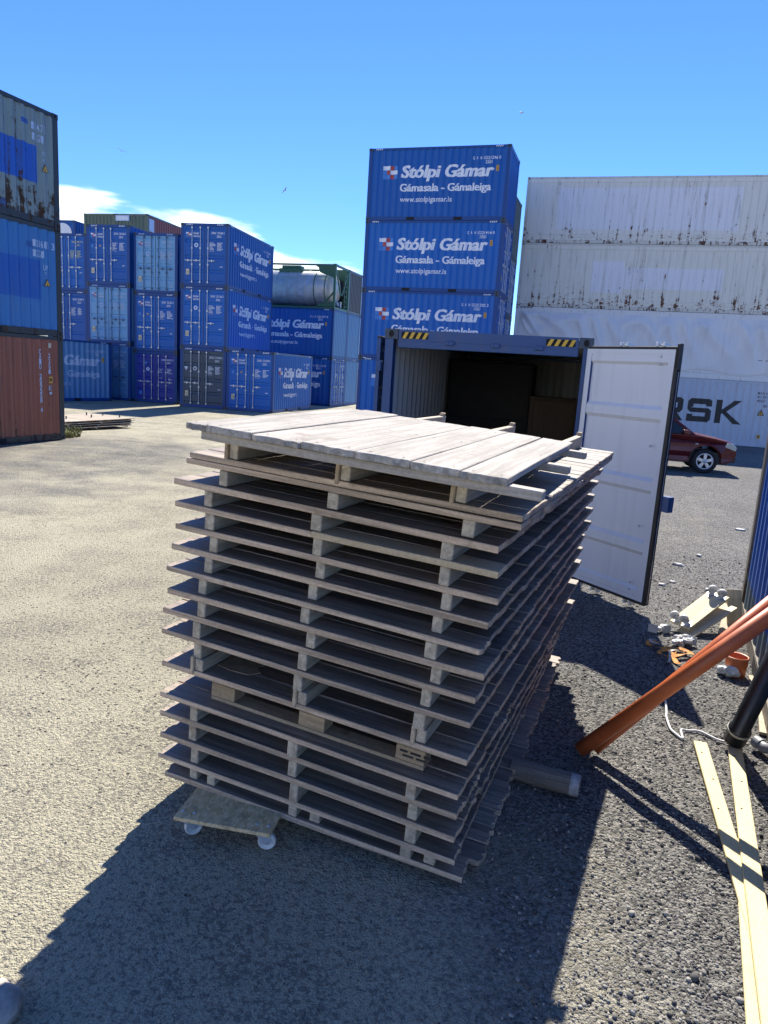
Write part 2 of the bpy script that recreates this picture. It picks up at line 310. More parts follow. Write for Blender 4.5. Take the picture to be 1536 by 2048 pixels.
# ------------------------------------------------------------------ lettering
_tc = {}
def text_geo(body, bold=0.0, shear=0.0, spacing=1.0):
    key = (body, bold, shear, spacing)
    if key not in _tc:
        c = bpy.data.curves.new('lettering', 'FONT'); c.body = body; c.offset = bold; c.shear = shear; c.space_character = spacing; c.resolution_u = 3
        o = bpy.data.objects.new('lettering', c); COL.objects.link(o); bpy.context.view_layer.update()
        me = bpy.data.meshes.new_from_object(o.evaluated_get(bpy.context.evaluated_depsgraph_get()))
        v = np.array([p.co[:2] for p in me.vertices]) if len(me.vertices) else np.zeros((0, 2)); f = [list(p.vertices) for p in me.polygons]
        bpy.data.objects.remove(o, do_unlink=True); bpy.data.curves.remove(c); bpy.data.meshes.remove(me); _tc[key] = (v, f)
    return _tc[key]
def put_text(mb, body, x0, z0, cap, width, fn, m=0, bold=0.0, shear=0.0, spacing=1.0, fat=0.0):
    """letters on a wall: fn(u, z) gives the 3D point"""
    v, f = text_geo(body, bold, shear, spacing)
    if not len(v): return
    k = cap / .70; lo, hi = v[:, 0].min(), v[:, 0].max(); kx = width / (hi - lo)
    for q, (dx, ins) in enumerate(((0, 0),) if not fat else ((0, 0), (fat, .0012), (-fat, .0006))):
        mb.add([Vector(fn(x0 + (a - lo) * kx + dx, z0 + b * k)) + Vector((0, ins, 0)) for a, b in v], f, m)
def rect(mb, x0, x1, z0, z1, fn, m=0):
    mb.add([fn(x0, z0), fn(x1, z0), fn(x1, z1), fn(x0, z1)], [(0, 1, 2, 3)], m)
def disc(mb, cx, cz, r, fn, m=0, n=20): mb.add([fn(cx + r * math.cos(2 * math.pi * i / n), cz + r * math.sin(2 * math.pi * i / n)) for i in range(n)], [list(range(n))], m)
def stripes(mb, x0, z0, fn, n=4, w=.30, h=.075, m=0):
    p = w / n
    for i in range(n): mb.add([fn(x0 + i * p, z0), fn(x0 + (i + .5) * p, z0), fn(x0 + (i + .95) * p, z0 + h), fn(x0 + (i + .45) * p, z0 + h)], [(0, 1, 2, 3)], m)
def logo(mb, x0, z0, w, h, fn, m_white=0, m_red=1, m_lb=2):
    cw, ch, g = w / 4, h / 3, w * .012
    for r, row in enumerate(((('w', 2), ('r', 1), ('b', 1)), (('b', 1), ('r', 1), ('w', 2)), (('b', 1), ('b', 1), ('r', 1), ('b', 1)))):
        x = 0
        for k, n in row:
            rect(mb, x0 + x * cw + g, x0 + (x + n) * cw - g, z0 + h - (r + 1) * ch + g, z0 + h - r * ch - g, fn, {'w': m_white, 'r': m_red, 'b': m_lb}[k]); x += n
LETTER = [M['white'], M['lred'], M['lblue'], M['yellow'], M['cream'], M['ink']]
LETTERP = [M['palewhite'], M['lred'], M['lblue'], M['yellow'], M['cream'], M['ink']]

# ------------------------------------------------------------------ shipping containers
CW = 2.438
def corr_pts(L, pitch=0.278, depth=0.036, m=.13):
    """break points of the corrugation along a wall of length L: (x, depth inwards)"""
    n = max(1, int((L - 2 * m) / pitch)); p = (L - 2 * m) / n; out = [(m * .5, 0.0)]
    for i in range(n):
        b = m + i * p; out += [(b, 0.0), (b + .25 * p, depth), (b + .5 * p, depth), (b + .75 * p, 0.0)]
    return out + [(L - m, 0.0), (L - m * .5, 0.0)]
def corr_at(pts, x):
    xs_ = [p[0] for p in pts]; return float(np.interp(x, xs_, [p[1] for p in pts]))
_mc = {}
def cached(key, fn):
    if key not in _mc: _mc[key] = fn()
    return _mc[key]
def wall_mesh(L, H, mat, depth=.036, pitch=.278):
    """a corrugated wall in the plane y=0 facing -y, x from -L/2 to L/2"""
    def mk():
        mb = MB(); P = corr_pts(L, pitch, depth); z0, z1 = .155, H - .085
        v = [(x - L / 2, d + .012, z) for x, d in P for z in (z0, z1)]
        mb.add(v, [(2 * i, 2 * i + 2, 2 * i + 3, 2 * i + 1) for i in range(len(P) - 1)])
        return mb.mesh('side_wall', mat, fix=False)
    return cached(('wall', L, H, mat.name, depth, pitch), mk)
def frame_mesh(L, H, mat, rail=True, post=.15):
    def mk():
        mb = MB(); x, y = L / 2, CW / 2; i = .004
        for sx in (-1, 1):
            for sy in (-1, 1):
                x0, x1 = sorted((sx * (x - i), sx * (x - .16))); y0, y1 = sorted((sy * (y - i), sy * (y - post))); mb.box(x0, x1, y0, y1, .12, H - .12)
            x0, x1 = sorted((sx * (x - .008), sx * (x - .10))); mb.box(x0, x1, -y + .165, y - .165, .012, .14); mb.box(x0, x1, -y + .165, y - .165, H - .13, H - .004)
        for sy in (-1, 1):
            y0, y1 = sorted((sy * (y - .007), sy * (y - .06)))
            mb.box(-x + .18, x - .18, y0, y1, .010, .158); mb.box(-x + .18, x - .18, y0, y1, H - .095, H - .006)
            if L < 7:
                for c in (-1.03, 1.03):
                    y0, y1 = sorted((sy * (y - .003), sy * (y - .05))); mb.box(c - .18, c + .18, y0, y1, .022, .138, 1)
        return mb.mesh('frame', [mat, M['black']])
    return cached(('frame', L, H, mat.name, post), mk)
def casting_mesh(mat):
    def mk():
        mb = MB(); mb.box(-.089, .089, -.081, .081, -.059, .059)
        for a, b, ax in ((.032, .04, 0), (.032, .04, 1)):
            for s in (-1, 1):
                pts = [(a * math.cos(2 * math.pi * k / 12), b * math.sin(2 * math.pi * k / 12)) for k in range(12)]
                mb.add([((s * .0915, u, w) if ax == 0 else (u, s * .0835, w)) for u, w in pts], [list(range(12))], 1)
        return mb.mesh('corner_casting', [mat, M['black']], fix=False)
    return cached(('cast', mat.name), mk)
def roof_mesh(L, H, mat):
    def mk():
        mb = MB(); n = int(L / .25); v = []
        for k in range(n + 1):
            for y in (-CW / 2 + .05, CW / 2 - .05): v.append((-L / 2 + .06 + (L - .12) * k / n, y, H - .030 + (.014 if k % 2 else 0)))
        mb.add(v, [(2 * k, 2 * k + 2, 2 * k + 3, 2 * k + 1) for k in range(n)]); mb.box(-L / 2 + .05, L / 2 - .05, -CW / 2 + .05, CW / 2 - .05, .10, .145); return mb.mesh('roof', mat)
    return cached(('roof', L, H, mat.name), mk)
RIBS = (.25, .53, .78)
def leaf_mesh(w, h, outer, inner=None):
    """a door leaf: hinge edge at y=0, free edge at y=w, bottom z=0, outer face towards +x"""
    def mk():
        mb = MB(); b = .075
        for y0, y1, z0, z1 in ((0, b, 0, h), (w - b, w, 0, h), (b, w - b, 0, .05), (b, w - b, h - .05, h)): mb.box(-.042, 0, y0, y1, z0, z1, 0)
        prof = [(.05, -.034), (.115, -.034), (.145, -.008)]
        for f in reversed(RIBS):
            c = h * (1 - f); prof += [(c - .085, -.008), (c - .045, -.034), (c + .045, -.034), (c + .085, -.008)]
        prof += [(h - .16, -.008), (h - .13, -.034), (h - .05, -.034)]
        for dx, m in ((0, 0), (-.006, 1)):
            v = [(d + dx, y, z) for z, d in prof for y in (b, w - b)]; fs = [(2 * i, 2 * i + 1, 2 * i + 3, 2 * i + 2) for i in range(len(prof) - 1)]
            mb.add(v, fs if m == 0 else [f[::-1] for f in fs], m)
        if inner is not None:                         # inner skin of the frame bars
            for y0, y1, z0, z1 in ((0.004, b, 0.004, h - .004), (w - b, w - .004, 0.004, h - .004), (b, w - b, 0.004, .05), (b, w - b, h - .05, h - .004)): mb.add([(-.0445, y0, z0), (-.0445, y1, z0), (-.0445, y1, z1), (-.0445, y0, z1)], [(0, 1, 2, 3)], 1)
        return mb.mesh('door', [outer, inner or outer], fix=False)
    return cached(('leaf', round(w, 3), round(h, 3), outer.name, inner.name if inner else ''), mk)
def bar_mesh(h, mat):
    def mk():
        mb = MB(); mb.tube([(.045, 0, .01), (.045, 0, h - .01)], .017, 8)
        for z in (.06, h * .33, h * .62, h - .06): mb.box(.004, .066, -.035, .035, z - .035, z + .035)
        return mb.mesh('lock_bar', mat)
    return cached(('bar', round(h, 3), mat.name), mk)
def handle_mesh(mat, d):
    def mk():
        mb = MB(); mb.bar((.055, 0, 0), (.06, d * .36, .004), .016, .03); mb.box(.002, .07, d * .20 - .02, d * .20 + .02, -.055, .055); return mb.mesh('handle', mat)
    return cached(('handle', mat.name, d), mk)
def side_text(pale=False):
    """the company lettering, lying on the corrugated wall (wall plane y=0, facing -y, u from 0 to 6.058)"""
    def mk():
        mb = MB(); fl = lambda u, z: (u, 0, z)
        logo(mb, .67, 1.66, .65, .53, fl)
        put_text(mb, 'Stólpi Gámar', 1.49, 1.72, .47, 3.92, fl, 0, .021, .17, fat=.022); put_text(mb, 'Gámasala - Gámaleiga', 1.46, 1.17, .30, 3.89, fl, 0, .016, fat=.010); put_text(mb, 'www.stolpigamar.is', 1.49, .75, .21, 2.25, fl, 0, .014)
        rect(mb, 5.50, 5.62, 1.90, 2.12, fl, 3); rect(mb, 5.525, 5.595, 1.93, 1.99, fl, 5); rect(mb, 5.525, 5.595, 2.03, 2.09, fl, 5)
        me = mb.mesh('lettering', LETTERP if pale else LETTER, fix=False); bm = bmesh.new(); bm.from_mesh(me); P = corr_pts(6.058)
        for x, d in P:
            bmesh.ops.bisect_plane(bm, geom=bm.verts[:] + bm.edges[:] + bm.faces[:], plane_co=(x, 0, 0), plane_no=(1, 0, 0), dist=1e-5)
        for v in bm.verts: v.co = (v.co.x - 3.029, .012 + corr_at(P, v.co.x) - .005 + v.co.y, v.co.z)
        bm.to_mesh(me); bm.free(); return me
    return cached(('side_text', pale), mk)
def conform(me, L, P):
    """cut the lettering at the folds of the wall and lay it on them (vertices built at y = 0)"""
    bm = bmesh.new(); bm.from_mesh(me); xs_ = [v.co.x for v in bm.verts if abs(v.co.y) < 1e-7]
    for x, d in P:
        if xs_ and min(xs_) < x - L / 2 < max(xs_): bmesh.ops.bisect_plane(bm, geom=bm.verts[:] + bm.edges[:] + bm.faces[:], plane_co=(x - L / 2, 0, 0), plane_no=(1, 0, 0), dist=1e-5)
    for v in bm.verts:
        if abs(v.co.y) < 1e-7: v.co.y = .012 + corr_at(P, v.co.x + L / 2) - .005
    bm.to_mesh(me); bm.free(); return me
def number_text(num, code, pale):
    mb = MB(); P = corr_pts(6.058); f = lambda u, z: (u - 3.029, .012 - .004, z)
    def fc(u, z): return (u - 3.029, 0, z)
    a, b = num.split(' ', 1)
    for i, ch in enumerate(a): put_text(mb, ch, 4.52 + i * .15, 2.36, .115, .065, fc, 0, .02)
    put_text(mb, b, 5.05, 2.36, .115, .62, fc, 0, .015); put_text(mb, code, 5.05, 2.20, .115, .28, fc, 0, .015)
    stripes(mb, .30, 2.815, lambda u, z: (u - 3.029, .003, z), 4, .32, .062); stripes(mb, 5.42, 2.815, lambda u, z: (u - 3.029, .003, z), 4, .32, .062)
    return conform(mb.mesh('container_number', LETTERP if pale else LETTER, fix=False), 6.058, P)
def dashes(mb, x0, z0, rows, fn, m=0, h=.030, gap=.058, seed=0):
    r = random.Random(seed)
    for i in range(rows):
        x = x0
        for _ in range(r.randint(3, 5)):
            w = r.uniform(.03, .06); rect(mb, x, x + w, z0 - i * gap, z0 - i * gap + h, fn, m); x += w + .014
def door_text(num, code, H, style, pale):
    """lettering across both closed doors: u from 0 (left) to 2.438, z above the container's base; plane y=0 facing -y"""
    mb = MB(); k = H / 2.896; f = lambda u, z: (u - CW / 2, -.004, z * k)
    seed = sum(map(ord, num))
    if style in ('company', 'company4'):
        logo(mb, .26, 2.27, .30, .21, f); put_text(mb, 'Stólpi', .64, 2.40, .085, .30, f, 0, .02, .15); put_text(mb, 'Gámar', .64, 2.27, .085, .36, f, 0, .02, .15)
    mo = 0
    if style == 'other': mo = 6
    a, b = (num.split(' ', 1) + [''])[:2]
    put_text(mb, a, 1.57, 2.42, .095, .24, f, mo, .02); put_text(mb, b, 1.87, 2.42, .095, .36, f, mo, .02); put_text(mb, code, 1.85, 2.26, .095, .22, f, mo, .02)
    if style == 'sparse':
        dashes(mb, 1.45, 1.92, 3, f, 0, .03, .09, seed); dashes(mb, 1.90, 1.95, 6, f, 0, .028, .05, seed + 1); dashes(mb, 1.45, 1.42, 1, f, 0, .03, .06, seed + 2); dashes(mb, 1.95, 1.40, 2, f, 0, .03, .06, seed + 3)
        rect(mb, .62, .74, 2.16, 2.32, f, 2); rect(mb, .30, .46, .44, .64, f, 2)
    else:
        dashes(mb, 1.48, 2.00, 6, f, mo, .034, .062, seed); dashes(mb, 1.87, 2.00, 7, f, mo, .032, .055, seed + 1)
        put_text(mb, 'CU.CAP.', 1.48, 1.62, .035, .24, f, mo, .01)
        rect(mb, .27, .45, .54, .80, f, 4); rect(mb, .30, .42, .60, .62, f, 5); rect(mb, .30, .42, .67, .69, f, 5)
    if style in ('company4', 'dark') or seed % 2: disc(mb, .80, 1.90, .10, f, 0); disc(mb, .80, 1.90, .055, lambda u, z: (u - CW / 2, -.0055, z * k), 2 if style != 'dark' else 5, 14)
    elif style == 'company': rect(mb, .29, .40, 1.78, 1.93, f, 2); mb.add([f(.78, 1.80), f(.84, 1.90), f(.72, 1.90)], [(0, 1, 2)], 3)
    if style == 'dark': mb.add([f(.33, 1.78), f(.43, 1.97), f(.23, 1.97)], [(0, 1, 2)], 0)
    rect(mb, 2.02, 2.16, .92 if seed % 3 else .30, .95 if seed % 3 else .34, f, 0)
    g = lambda u, z: (u - CW / 2, -.006, z * k)
    if H > 2.7:
        stripes(mb, .28, 2.80, g, 4, .34, .065); stripes(mb, 1.84, 2.80, g, 4, .34, .065)
    return mb.mesh('door_lettering', (LETTERP if pale else LETTER) + [M['paleyellow']], fix=False)
def container(label, cx, cy, z0, rz, L=6.058, H=2.896, body='blue', frame='frame_blue', bars=3, barmat='galv', text_minus=False, text_plus=False, pale=False,
              num='GANU 221264 3', code='25G1', style='company', group=None, doors=True, name='shipping_container', wallmat=None, plain_wall=False, endmat=None):
    t = empty(name, (cx, cy, z0), rz); tag(t, label, 'container', group or 'stacked shipping containers')
    bm_, fm = (M[body] if isinstance(body, str) else body), (M[frame] if isinstance(frame, str) else frame)
    link('frame', frame_mesh(L, H, fm), t); link('roof', roof_mesh(L, H, fm), t)
    for sx in (-1, 1):
        for sy in (-1, 1):
            for z in (.059, H - .059): link('corner_casting', casting_mesh(M['frame_dark'] if frame == 'frame_blue' else fm), t, (sx * (L / 2 - .086), sy * (CW / 2 - .078), z))
    wm = wallmat or wall_mesh(L, H, bm_)
    for s in (-1, 1): link('side_wall', wm, t, mat=Matrix.Translation((0, s * CW / 2, 0)) @ Matrix.Rotation(0 if s < 0 else math.pi, 4, 'Z'))
    for s, on in ((-1, text_minus), (1, text_plus)):
        if on:
            mt = Matrix.Translation((0, s * CW / 2, 0)) @ Matrix.Rotation(0 if s < 0 else math.pi, 4, 'Z')
            link('lettering', side_text(pale), t, mat=mt); link('container_number', cached(('num', num, code, pale), lambda: number_text(num, code, pale)), t, mat=mt)
    ew = wall_mesh(CW, H, endmat or bm_, .045, .25)
    link('end_wall', ew, t, mat=Matrix.Translation((-L / 2, 0, 0)) @ Matrix.Rotation(-math.pi / 2, 4, 'Z'))
    if doors:
        x = L / 2 - .012; dw = CW / 2 - .155; dh = H - .29; bmat = M[barmat]
        for s in (-1, 1):
            d = link('door', leaf_mesh(dw, dh, bm_), t, mat=Matrix.Translation((x, s * (CW / 2 - .15), .147)) @ Matrix.Diagonal((1, -s, 1, 1)))
            ys_ = (dw * .42, dw * .82) if (s < 0 or bars == 4) else (dw * .82,)
            for yb in ys_:
                link('lock_bar', bar_mesh(dh, bmat), d, (0, yb, 0)); link('handle', handle_mesh(bmat, -1.0), d, (0, yb, dh * .40))
        # viewed from outside the left door is at -y
        link('gasket', cached(('gasket', H), lambda: gasket(H)), t, (x, 0, 0))
        link('door_lettering', door_text(num, code, H, style, pale), t, mat=Matrix.Translation((L / 2 - .006, 0, 0)) @ Matrix.Rotation(math.pi / 2, 4, 'Z'))
    else:
        link('end_wall', ew, t, mat=Matrix.Translation((L / 2, 0, 0)) @ Matrix.Rotation(math.pi / 2, 4, 'Z'))
    return t
def gasket(H):
    mb = MB(); mb.box(-.03, .006, -.012, .012, .147, H - .143); return mb.mesh('gasket', M['rubber'])
def ax(yaw): return Vector((math.cos(yaw), math.sin(yaw), 0)), Vector((-math.sin(yaw), math.cos(yaw), 0))
def side_on(label, rf, yaw, z0, flip=False, L=6.058, **k):      # the long side towards the camera, right front corner given
    e, n = ax(yaw); c = Vector((rf[0], rf[1], 0)) - e * (L / 2) + n * (CW / 2)
    return container(label, c.x, c.y, z0, yaw + (math.pi if flip else 0), L=L, **k)
def door_on(label, rf, yaw, z0, L=6.058, **k):                  # the doors towards the camera, right front corner given
    e, n = ax(yaw); c = Vector((rf[0], rf[1], 0)) - e * (CW / 2) + n * (L / 2)
    return container(label, c.x, c.y, z0, yaw - math.pi / 2, L=L, **k)
HC, ST = 2.896, 2.591
GRP = 'blue and grey rental containers stacked at the back of the yard'
# centre left pile, three high, lettered long side running away to the right
YB = R(-11.1)
door_on('dark blue container on top of the middle left pile, lettered long side facing right', (-8.15, 35.73), YB, 2 * HC, text_plus=True, num='GANU 221264 3', body='blue', group=GRP)
door_on('blue lettered container in the middle of its three, resting on the slate grey container', (-8.15, 35.73), YB, HC, text_plus=True, num='GANU 221156 3', body='blue2', style='company', group=GRP)
door_on('slate grey container with white triangle and round mark on its doors, at ground level', (-8.15, 35.73), YB, 0, num='BKCU 219434 3', body='slate', style='dark', group=GRP)
door_on('blue lettered container standing alone on the ground right of the slate grey one', (-5.70, 35.10), YB, 0, text_plus=True, num='GANU 221294 9', body='blue2', group=GRP)
YC = R(-12)
door_on('pale steel blue container with four dark lock bars, topmost in its pile of three', (-11.05, 37.4), YC, ST + HC, num='GANU 221019 0', body='steel', bars=4, barmat='bluebar', style='company4', pale=True, group=GRP)
door_on('blue container between the pale steel blue one above and the royal blue one below', (-11.05, 37.4), YC, ST, num='GANU 221253 2', body='blue2', group=GRP)
door_on('royal blue container on the ground with four white lock bars and few markings', (-11.05, 37.4), YC, 0, H=ST, num='CUNU 202743 2', code='22G1', body='royal', bars=4, style='sparse', group=GRP)
door_on('blue container on top of the pile in front of the mossy green container', (-13.55, 37.7), YC, 2 * HC, num='GANU 221166 5', body='blue', group=GRP)
door_on('pale blue container with four dark lock bars and faint lettering under a darker blue one', (-13.55, 37.7), YC, HC, num='GANU 221214 8', body='steel', bars=4, barmat='bluebar', style='company4', pale=True, group=GRP)
door_on('worn steel blue container on the ground, its left door hidden by a lettered wall', (-13.55, 37.7), YC, 0, num='GANU 221076 1', body='steeld', bars=4, barmat='bluebar', style='company4', pale=True, group=GRP)
door_on('bright blue container with pale yellow door markings, half hidden by the rusty pile', (-16.35, 39.2), YC, ST + HC, num='YKKU 909171 4', code='22G1', body='blue2', style='other', bars=4, group=GRP)
door_on('blue container just under the one with pale yellow door markings', (-16.35, 39.2), YC, ST, num='GANU 221047 5', body='blue', group=GRP)
door_on('blue container at ground level hidden behind the worn lettered side wall', (-16.35, 39.2), YC, 0, H=ST, num='GANU 221033 7', body='blue', group=GRP)
side_on('worn steel blue container showing its faded lettered long side beside the rusty pile', (-14.15, 36.75), R(60), 0, text_minus=True, num='GANU 221088 4', body='steeld', pale=True, group=GRP)

# behind them
M['moss'] = paint('mossy_paint', (0.085, 0.125, 0.085), .75, .5, .35); M['red'] = paint('red_paint', (0.22, 0.035, 0.022), .35, .3, .2)
YF = R(-14)
FG = 'old containers stacked behind the blue ones'
def under(fn, rf, y, **k): return [fn('%s container hidden low behind the blue piles' % w, rf, y, i * HC, group=FG, doors=False, **k) for i, w in enumerate(())]
RF2, RF1 = (-16.9, 50.4), (-19.29, 51.0)
door_on('mossy grey green container end on behind the blue pile, left of the white panel', RF1, YF, 3 * HC, body='moss', frame='moss', doors=False, group=FG)
door_on('container with red ribbed side and white panel on its mossy end, behind the blues', RF2, YF, 3 * HC, body='red', frame='moss', doors=False, endmat=M['moss'], group=FG)
for i, w in enumerate(('lowest', 'second', 'third')):
    door_on('%s brown container from the ground under the mossy green one behind the blue pile' % w, RF1, YF, i * HC, body='red', frame='moss', doors=False, group=FG)
    door_on('%s grey green container from the ground under the red sided one' % w, RF2, YF, i * HC, body='moss', frame='moss', doors=False, group=FG)
for i, w in enumerate(('lowest', 'second', 'third')):
    door_on('%s blue container under the one with the white disc, hidden at the far left' % w, (-23.5, 54.4), YC, i * HC, body='blue', group=FG, style='sparse', num='TRIU 30211%d 6' % i)
arc = door_on('blue container with a big white disc on its end, far behind the rusty pile', (-23.5, 54.4), YC, 3 * HC, body='blue', group=FG, style='sparse', num='TRIU 302119 6', bars=0)
for c in list(arc.children):
    if c.name.split('.')[0] in ('door_lettering', 'gasket'): bpy.data.objects.remove(c, do_unlink=True)
    elif c.name.split('.')[0] == 'door':
        for g in list(c.children): bpy.data.objects.remove(g, do_unlink=True)
mb = MB(); disc(mb, 2.438 - .98, 1.95, .74, lambda u, z: (u - CW / 2, -.006, z), 0, 40)
mb.build('emblem', M['white'], arc, mat=Matrix.Translation((3.029, 0, 0)) @ Matrix.Rotation(math.pi / 2, 4, 'Z'), fix=False)
rd = [o for o in bpy.data.objects if o.get('label', '').startswith('container with red ribbed')][0]
mb = MB(); mb.box(-1.20, -.15, -.03, .006, 2.44, 2.80, 0); mb.box(-1.10, -.25, -.034, -.029, 2.50, 2.74, 1); mb.build('sign_panel', [M['palewhite'], M['white']], rd, mat=Matrix.Translation((3.029, 0, 0)) @ Matrix.Rotation(math.pi / 2, 4, 'Z'))
mb = MB(); mb.box(-2.85, -2.25, -.006, .008, 1.85, 2.65); mb.build('label_plate', M['palewhite'], rd, mat=Matrix.Translation((0, CW / 2, 0)) @ Matrix.Rotation(math.pi, 4, 'Z'))

# pile with the tank behind the centre
YG = R(-16.3); eG, nG = ax(YG); G0 = Vector((-3.73, 44.475, 0)); G1 = G0 + nG * 2.46
def xy(v): return (v.x, v.y)
side_on('blue lettered container directly under the steel tank in its green frame', xy(G0), YG, HC, text_minus=True, num='GANU 221077 8', body='blue', doors=False, endmat=M['steeld'], group=GRP)
side_on('blue container with pale ribbed end, under the brown container behind the tank', xy(G1), YG, HC, body='steeld', doors=False, group=GRP)
side_on('blue container with worn pale doors at its end, at ground level below the tank', xy(G0), YG, 0, text_minus=True, num='GANU 221122 0', body='blue', style='sparse', bars=4, group=GRP)
side_on('grey blue container with ribbed end, at ground level next to the tall lettered pile', xy(G1), YG, 0, body='steeld', doors=False, group=GRP)
M['brown'] = paint('brown_grey_paint', (0.075, 0.066, 0.062), .4, .4, .2)
side_on('brown grey container standing behind the steel tank', xy(G1), YG, 2 * HC, H=ST, body='brown', frame='brown', doors=False, group=FG)

# tall lettered pile, four high
YH = R(-17.5); H0 = (4.193, 31.157); eH, nH = ax(YH)
for k, (lab, num, fl) in enumerate((('blue lettered container at the bottom of the tall pile, behind the open one', 'GANU 221181 6', False),
        ('blue lettered container second from the ground in the tall pile of four', 'GANU 221202 3', False), ('blue lettered container third from the ground in the tall pile of four', 'GANU 221414 0', False),
        ('topmost blue lettered container of the tall pile of four, highest in the yard', 'GANU 221296 0', True))):
    side_on(lab, H0, YH, k * HC, flip=fl, text_minus=not fl, text_plus=fl, num=num, body='blue2' if k < 3 else 'blue', frame='frame_blue', group=GRP)
M['greenish'] = paint('greenish_grey_paint', (0.10, 0.145, 0.15), .5, .45, .3)
H1 = Vector((*H0, 0)) + nH * 2.5 - eH * .12
for k, (lab, b) in enumerate((('dark blue container on the ground behind the tall lettered pile', 'slate'), ('dark blue container second from the ground behind the tall lettered pile', 'blue'),
        ('dark blue container third from the ground behind the tall lettered pile', 'blue'), ('greenish grey container on top of the row behind the tall lettered pile', 'greenish'))):
    side_on(lab, xy(H1), YH, k * ST, H=ST, body=b, frame='frame_dark', doors=(k in (1, 2)), style='sparse', num='TRLU 51170%d 2' % k, group=FG)

# ------------------------------------------------------------------ white forty foot pile on the right
JL = 12.192; YJ = R(-15.455); eJ, nJ = ax(YJ); JF = Vector((5.70, 35.82, 0)); JC = JF + eJ * (JL / 2) + nJ * (CW / 2)
WR = (0.62, 0.63, 0.62); CLEAN = (0.60, 0.66, 0.80)
M['reef1'] = paint('dirty_white_paint', (0.70, 0.69, 0.63), .64, .50, .12, dirtcol=(0.26, 0.25, 0.21), rustcol=(0.16, 0.075, 0.035), patches=((-4.6, 3.2, .62, 2.42, (0.71, 0.725, 0.76)),))
M['reef2'] = paint('streaked_white_paint', (0.69, 0.68, 0.60), .66, .50, .12, dirtcol=(0.24, 0.23, 0.18), rustcol=(0.17, 0.07, 0.03), patches=((-2.75, -1.35, .75, 2.15, (0.70, 0.715, 0.75)), (-1.4, 2.9, .95, 1.88, (0.70, 0.715, 0.75))))
M['reef3'] = paint('peeling_white_paint', (0.68, 0.70, 0.70), .30, .45, .12, dirtcol=(0.30, 0.30, 0.28))
M['reef4'] = paint('grey_white_paint', (0.44, 0.51, 0.60), .22, .25, .10)
M['jframe'] = paint('stained_white_frame', (0.58, 0.57, 0.50), .68, .45, .2, rustcol=(0.12, 0.06, 0.03))
def reefer_wall(mat, key):
    def mk():
        mb = MB(); L = JL; H = HC; v = []
        prof = [(.158, .012), (.20, .012), (.21, .03), (.26, .03), (.27, .012), (.31, .012), (.32, .03), (.37, .03), (.38, .012), (.44, .012), (.45, .028), (H - .26, .028), (H - .25, .012), (H - .085, .012)]
        r = random.Random(key); cols = []; x = -L / 2 + .06
        while x < L / 2 - .30:
            cols += [(x, 0), (x + .10, .007), (x + .20, 0), (x + .289, 0), (x + .294, .016), (x + .299, 0)]; x += .30
        cols += [(L / 2 - .06, 0)]
        for x, dd in cols:
            for z, d in prof: v.append((x, d + (dd if .44 < z < H - .25 else 0), z))
        n = len(prof); f = [(i * n + j, (i + 1) * n + j, (i + 1) * n + j + 1, i * n + j + 1) for i in range(len(cols) - 1) for j in range(n - 1)]
        mb.add(v, f); return mb.mesh('side_wall', mat, fix=False)
    return cached(('reefer', key), mk)
JG = 'white forty foot containers piled on the right'
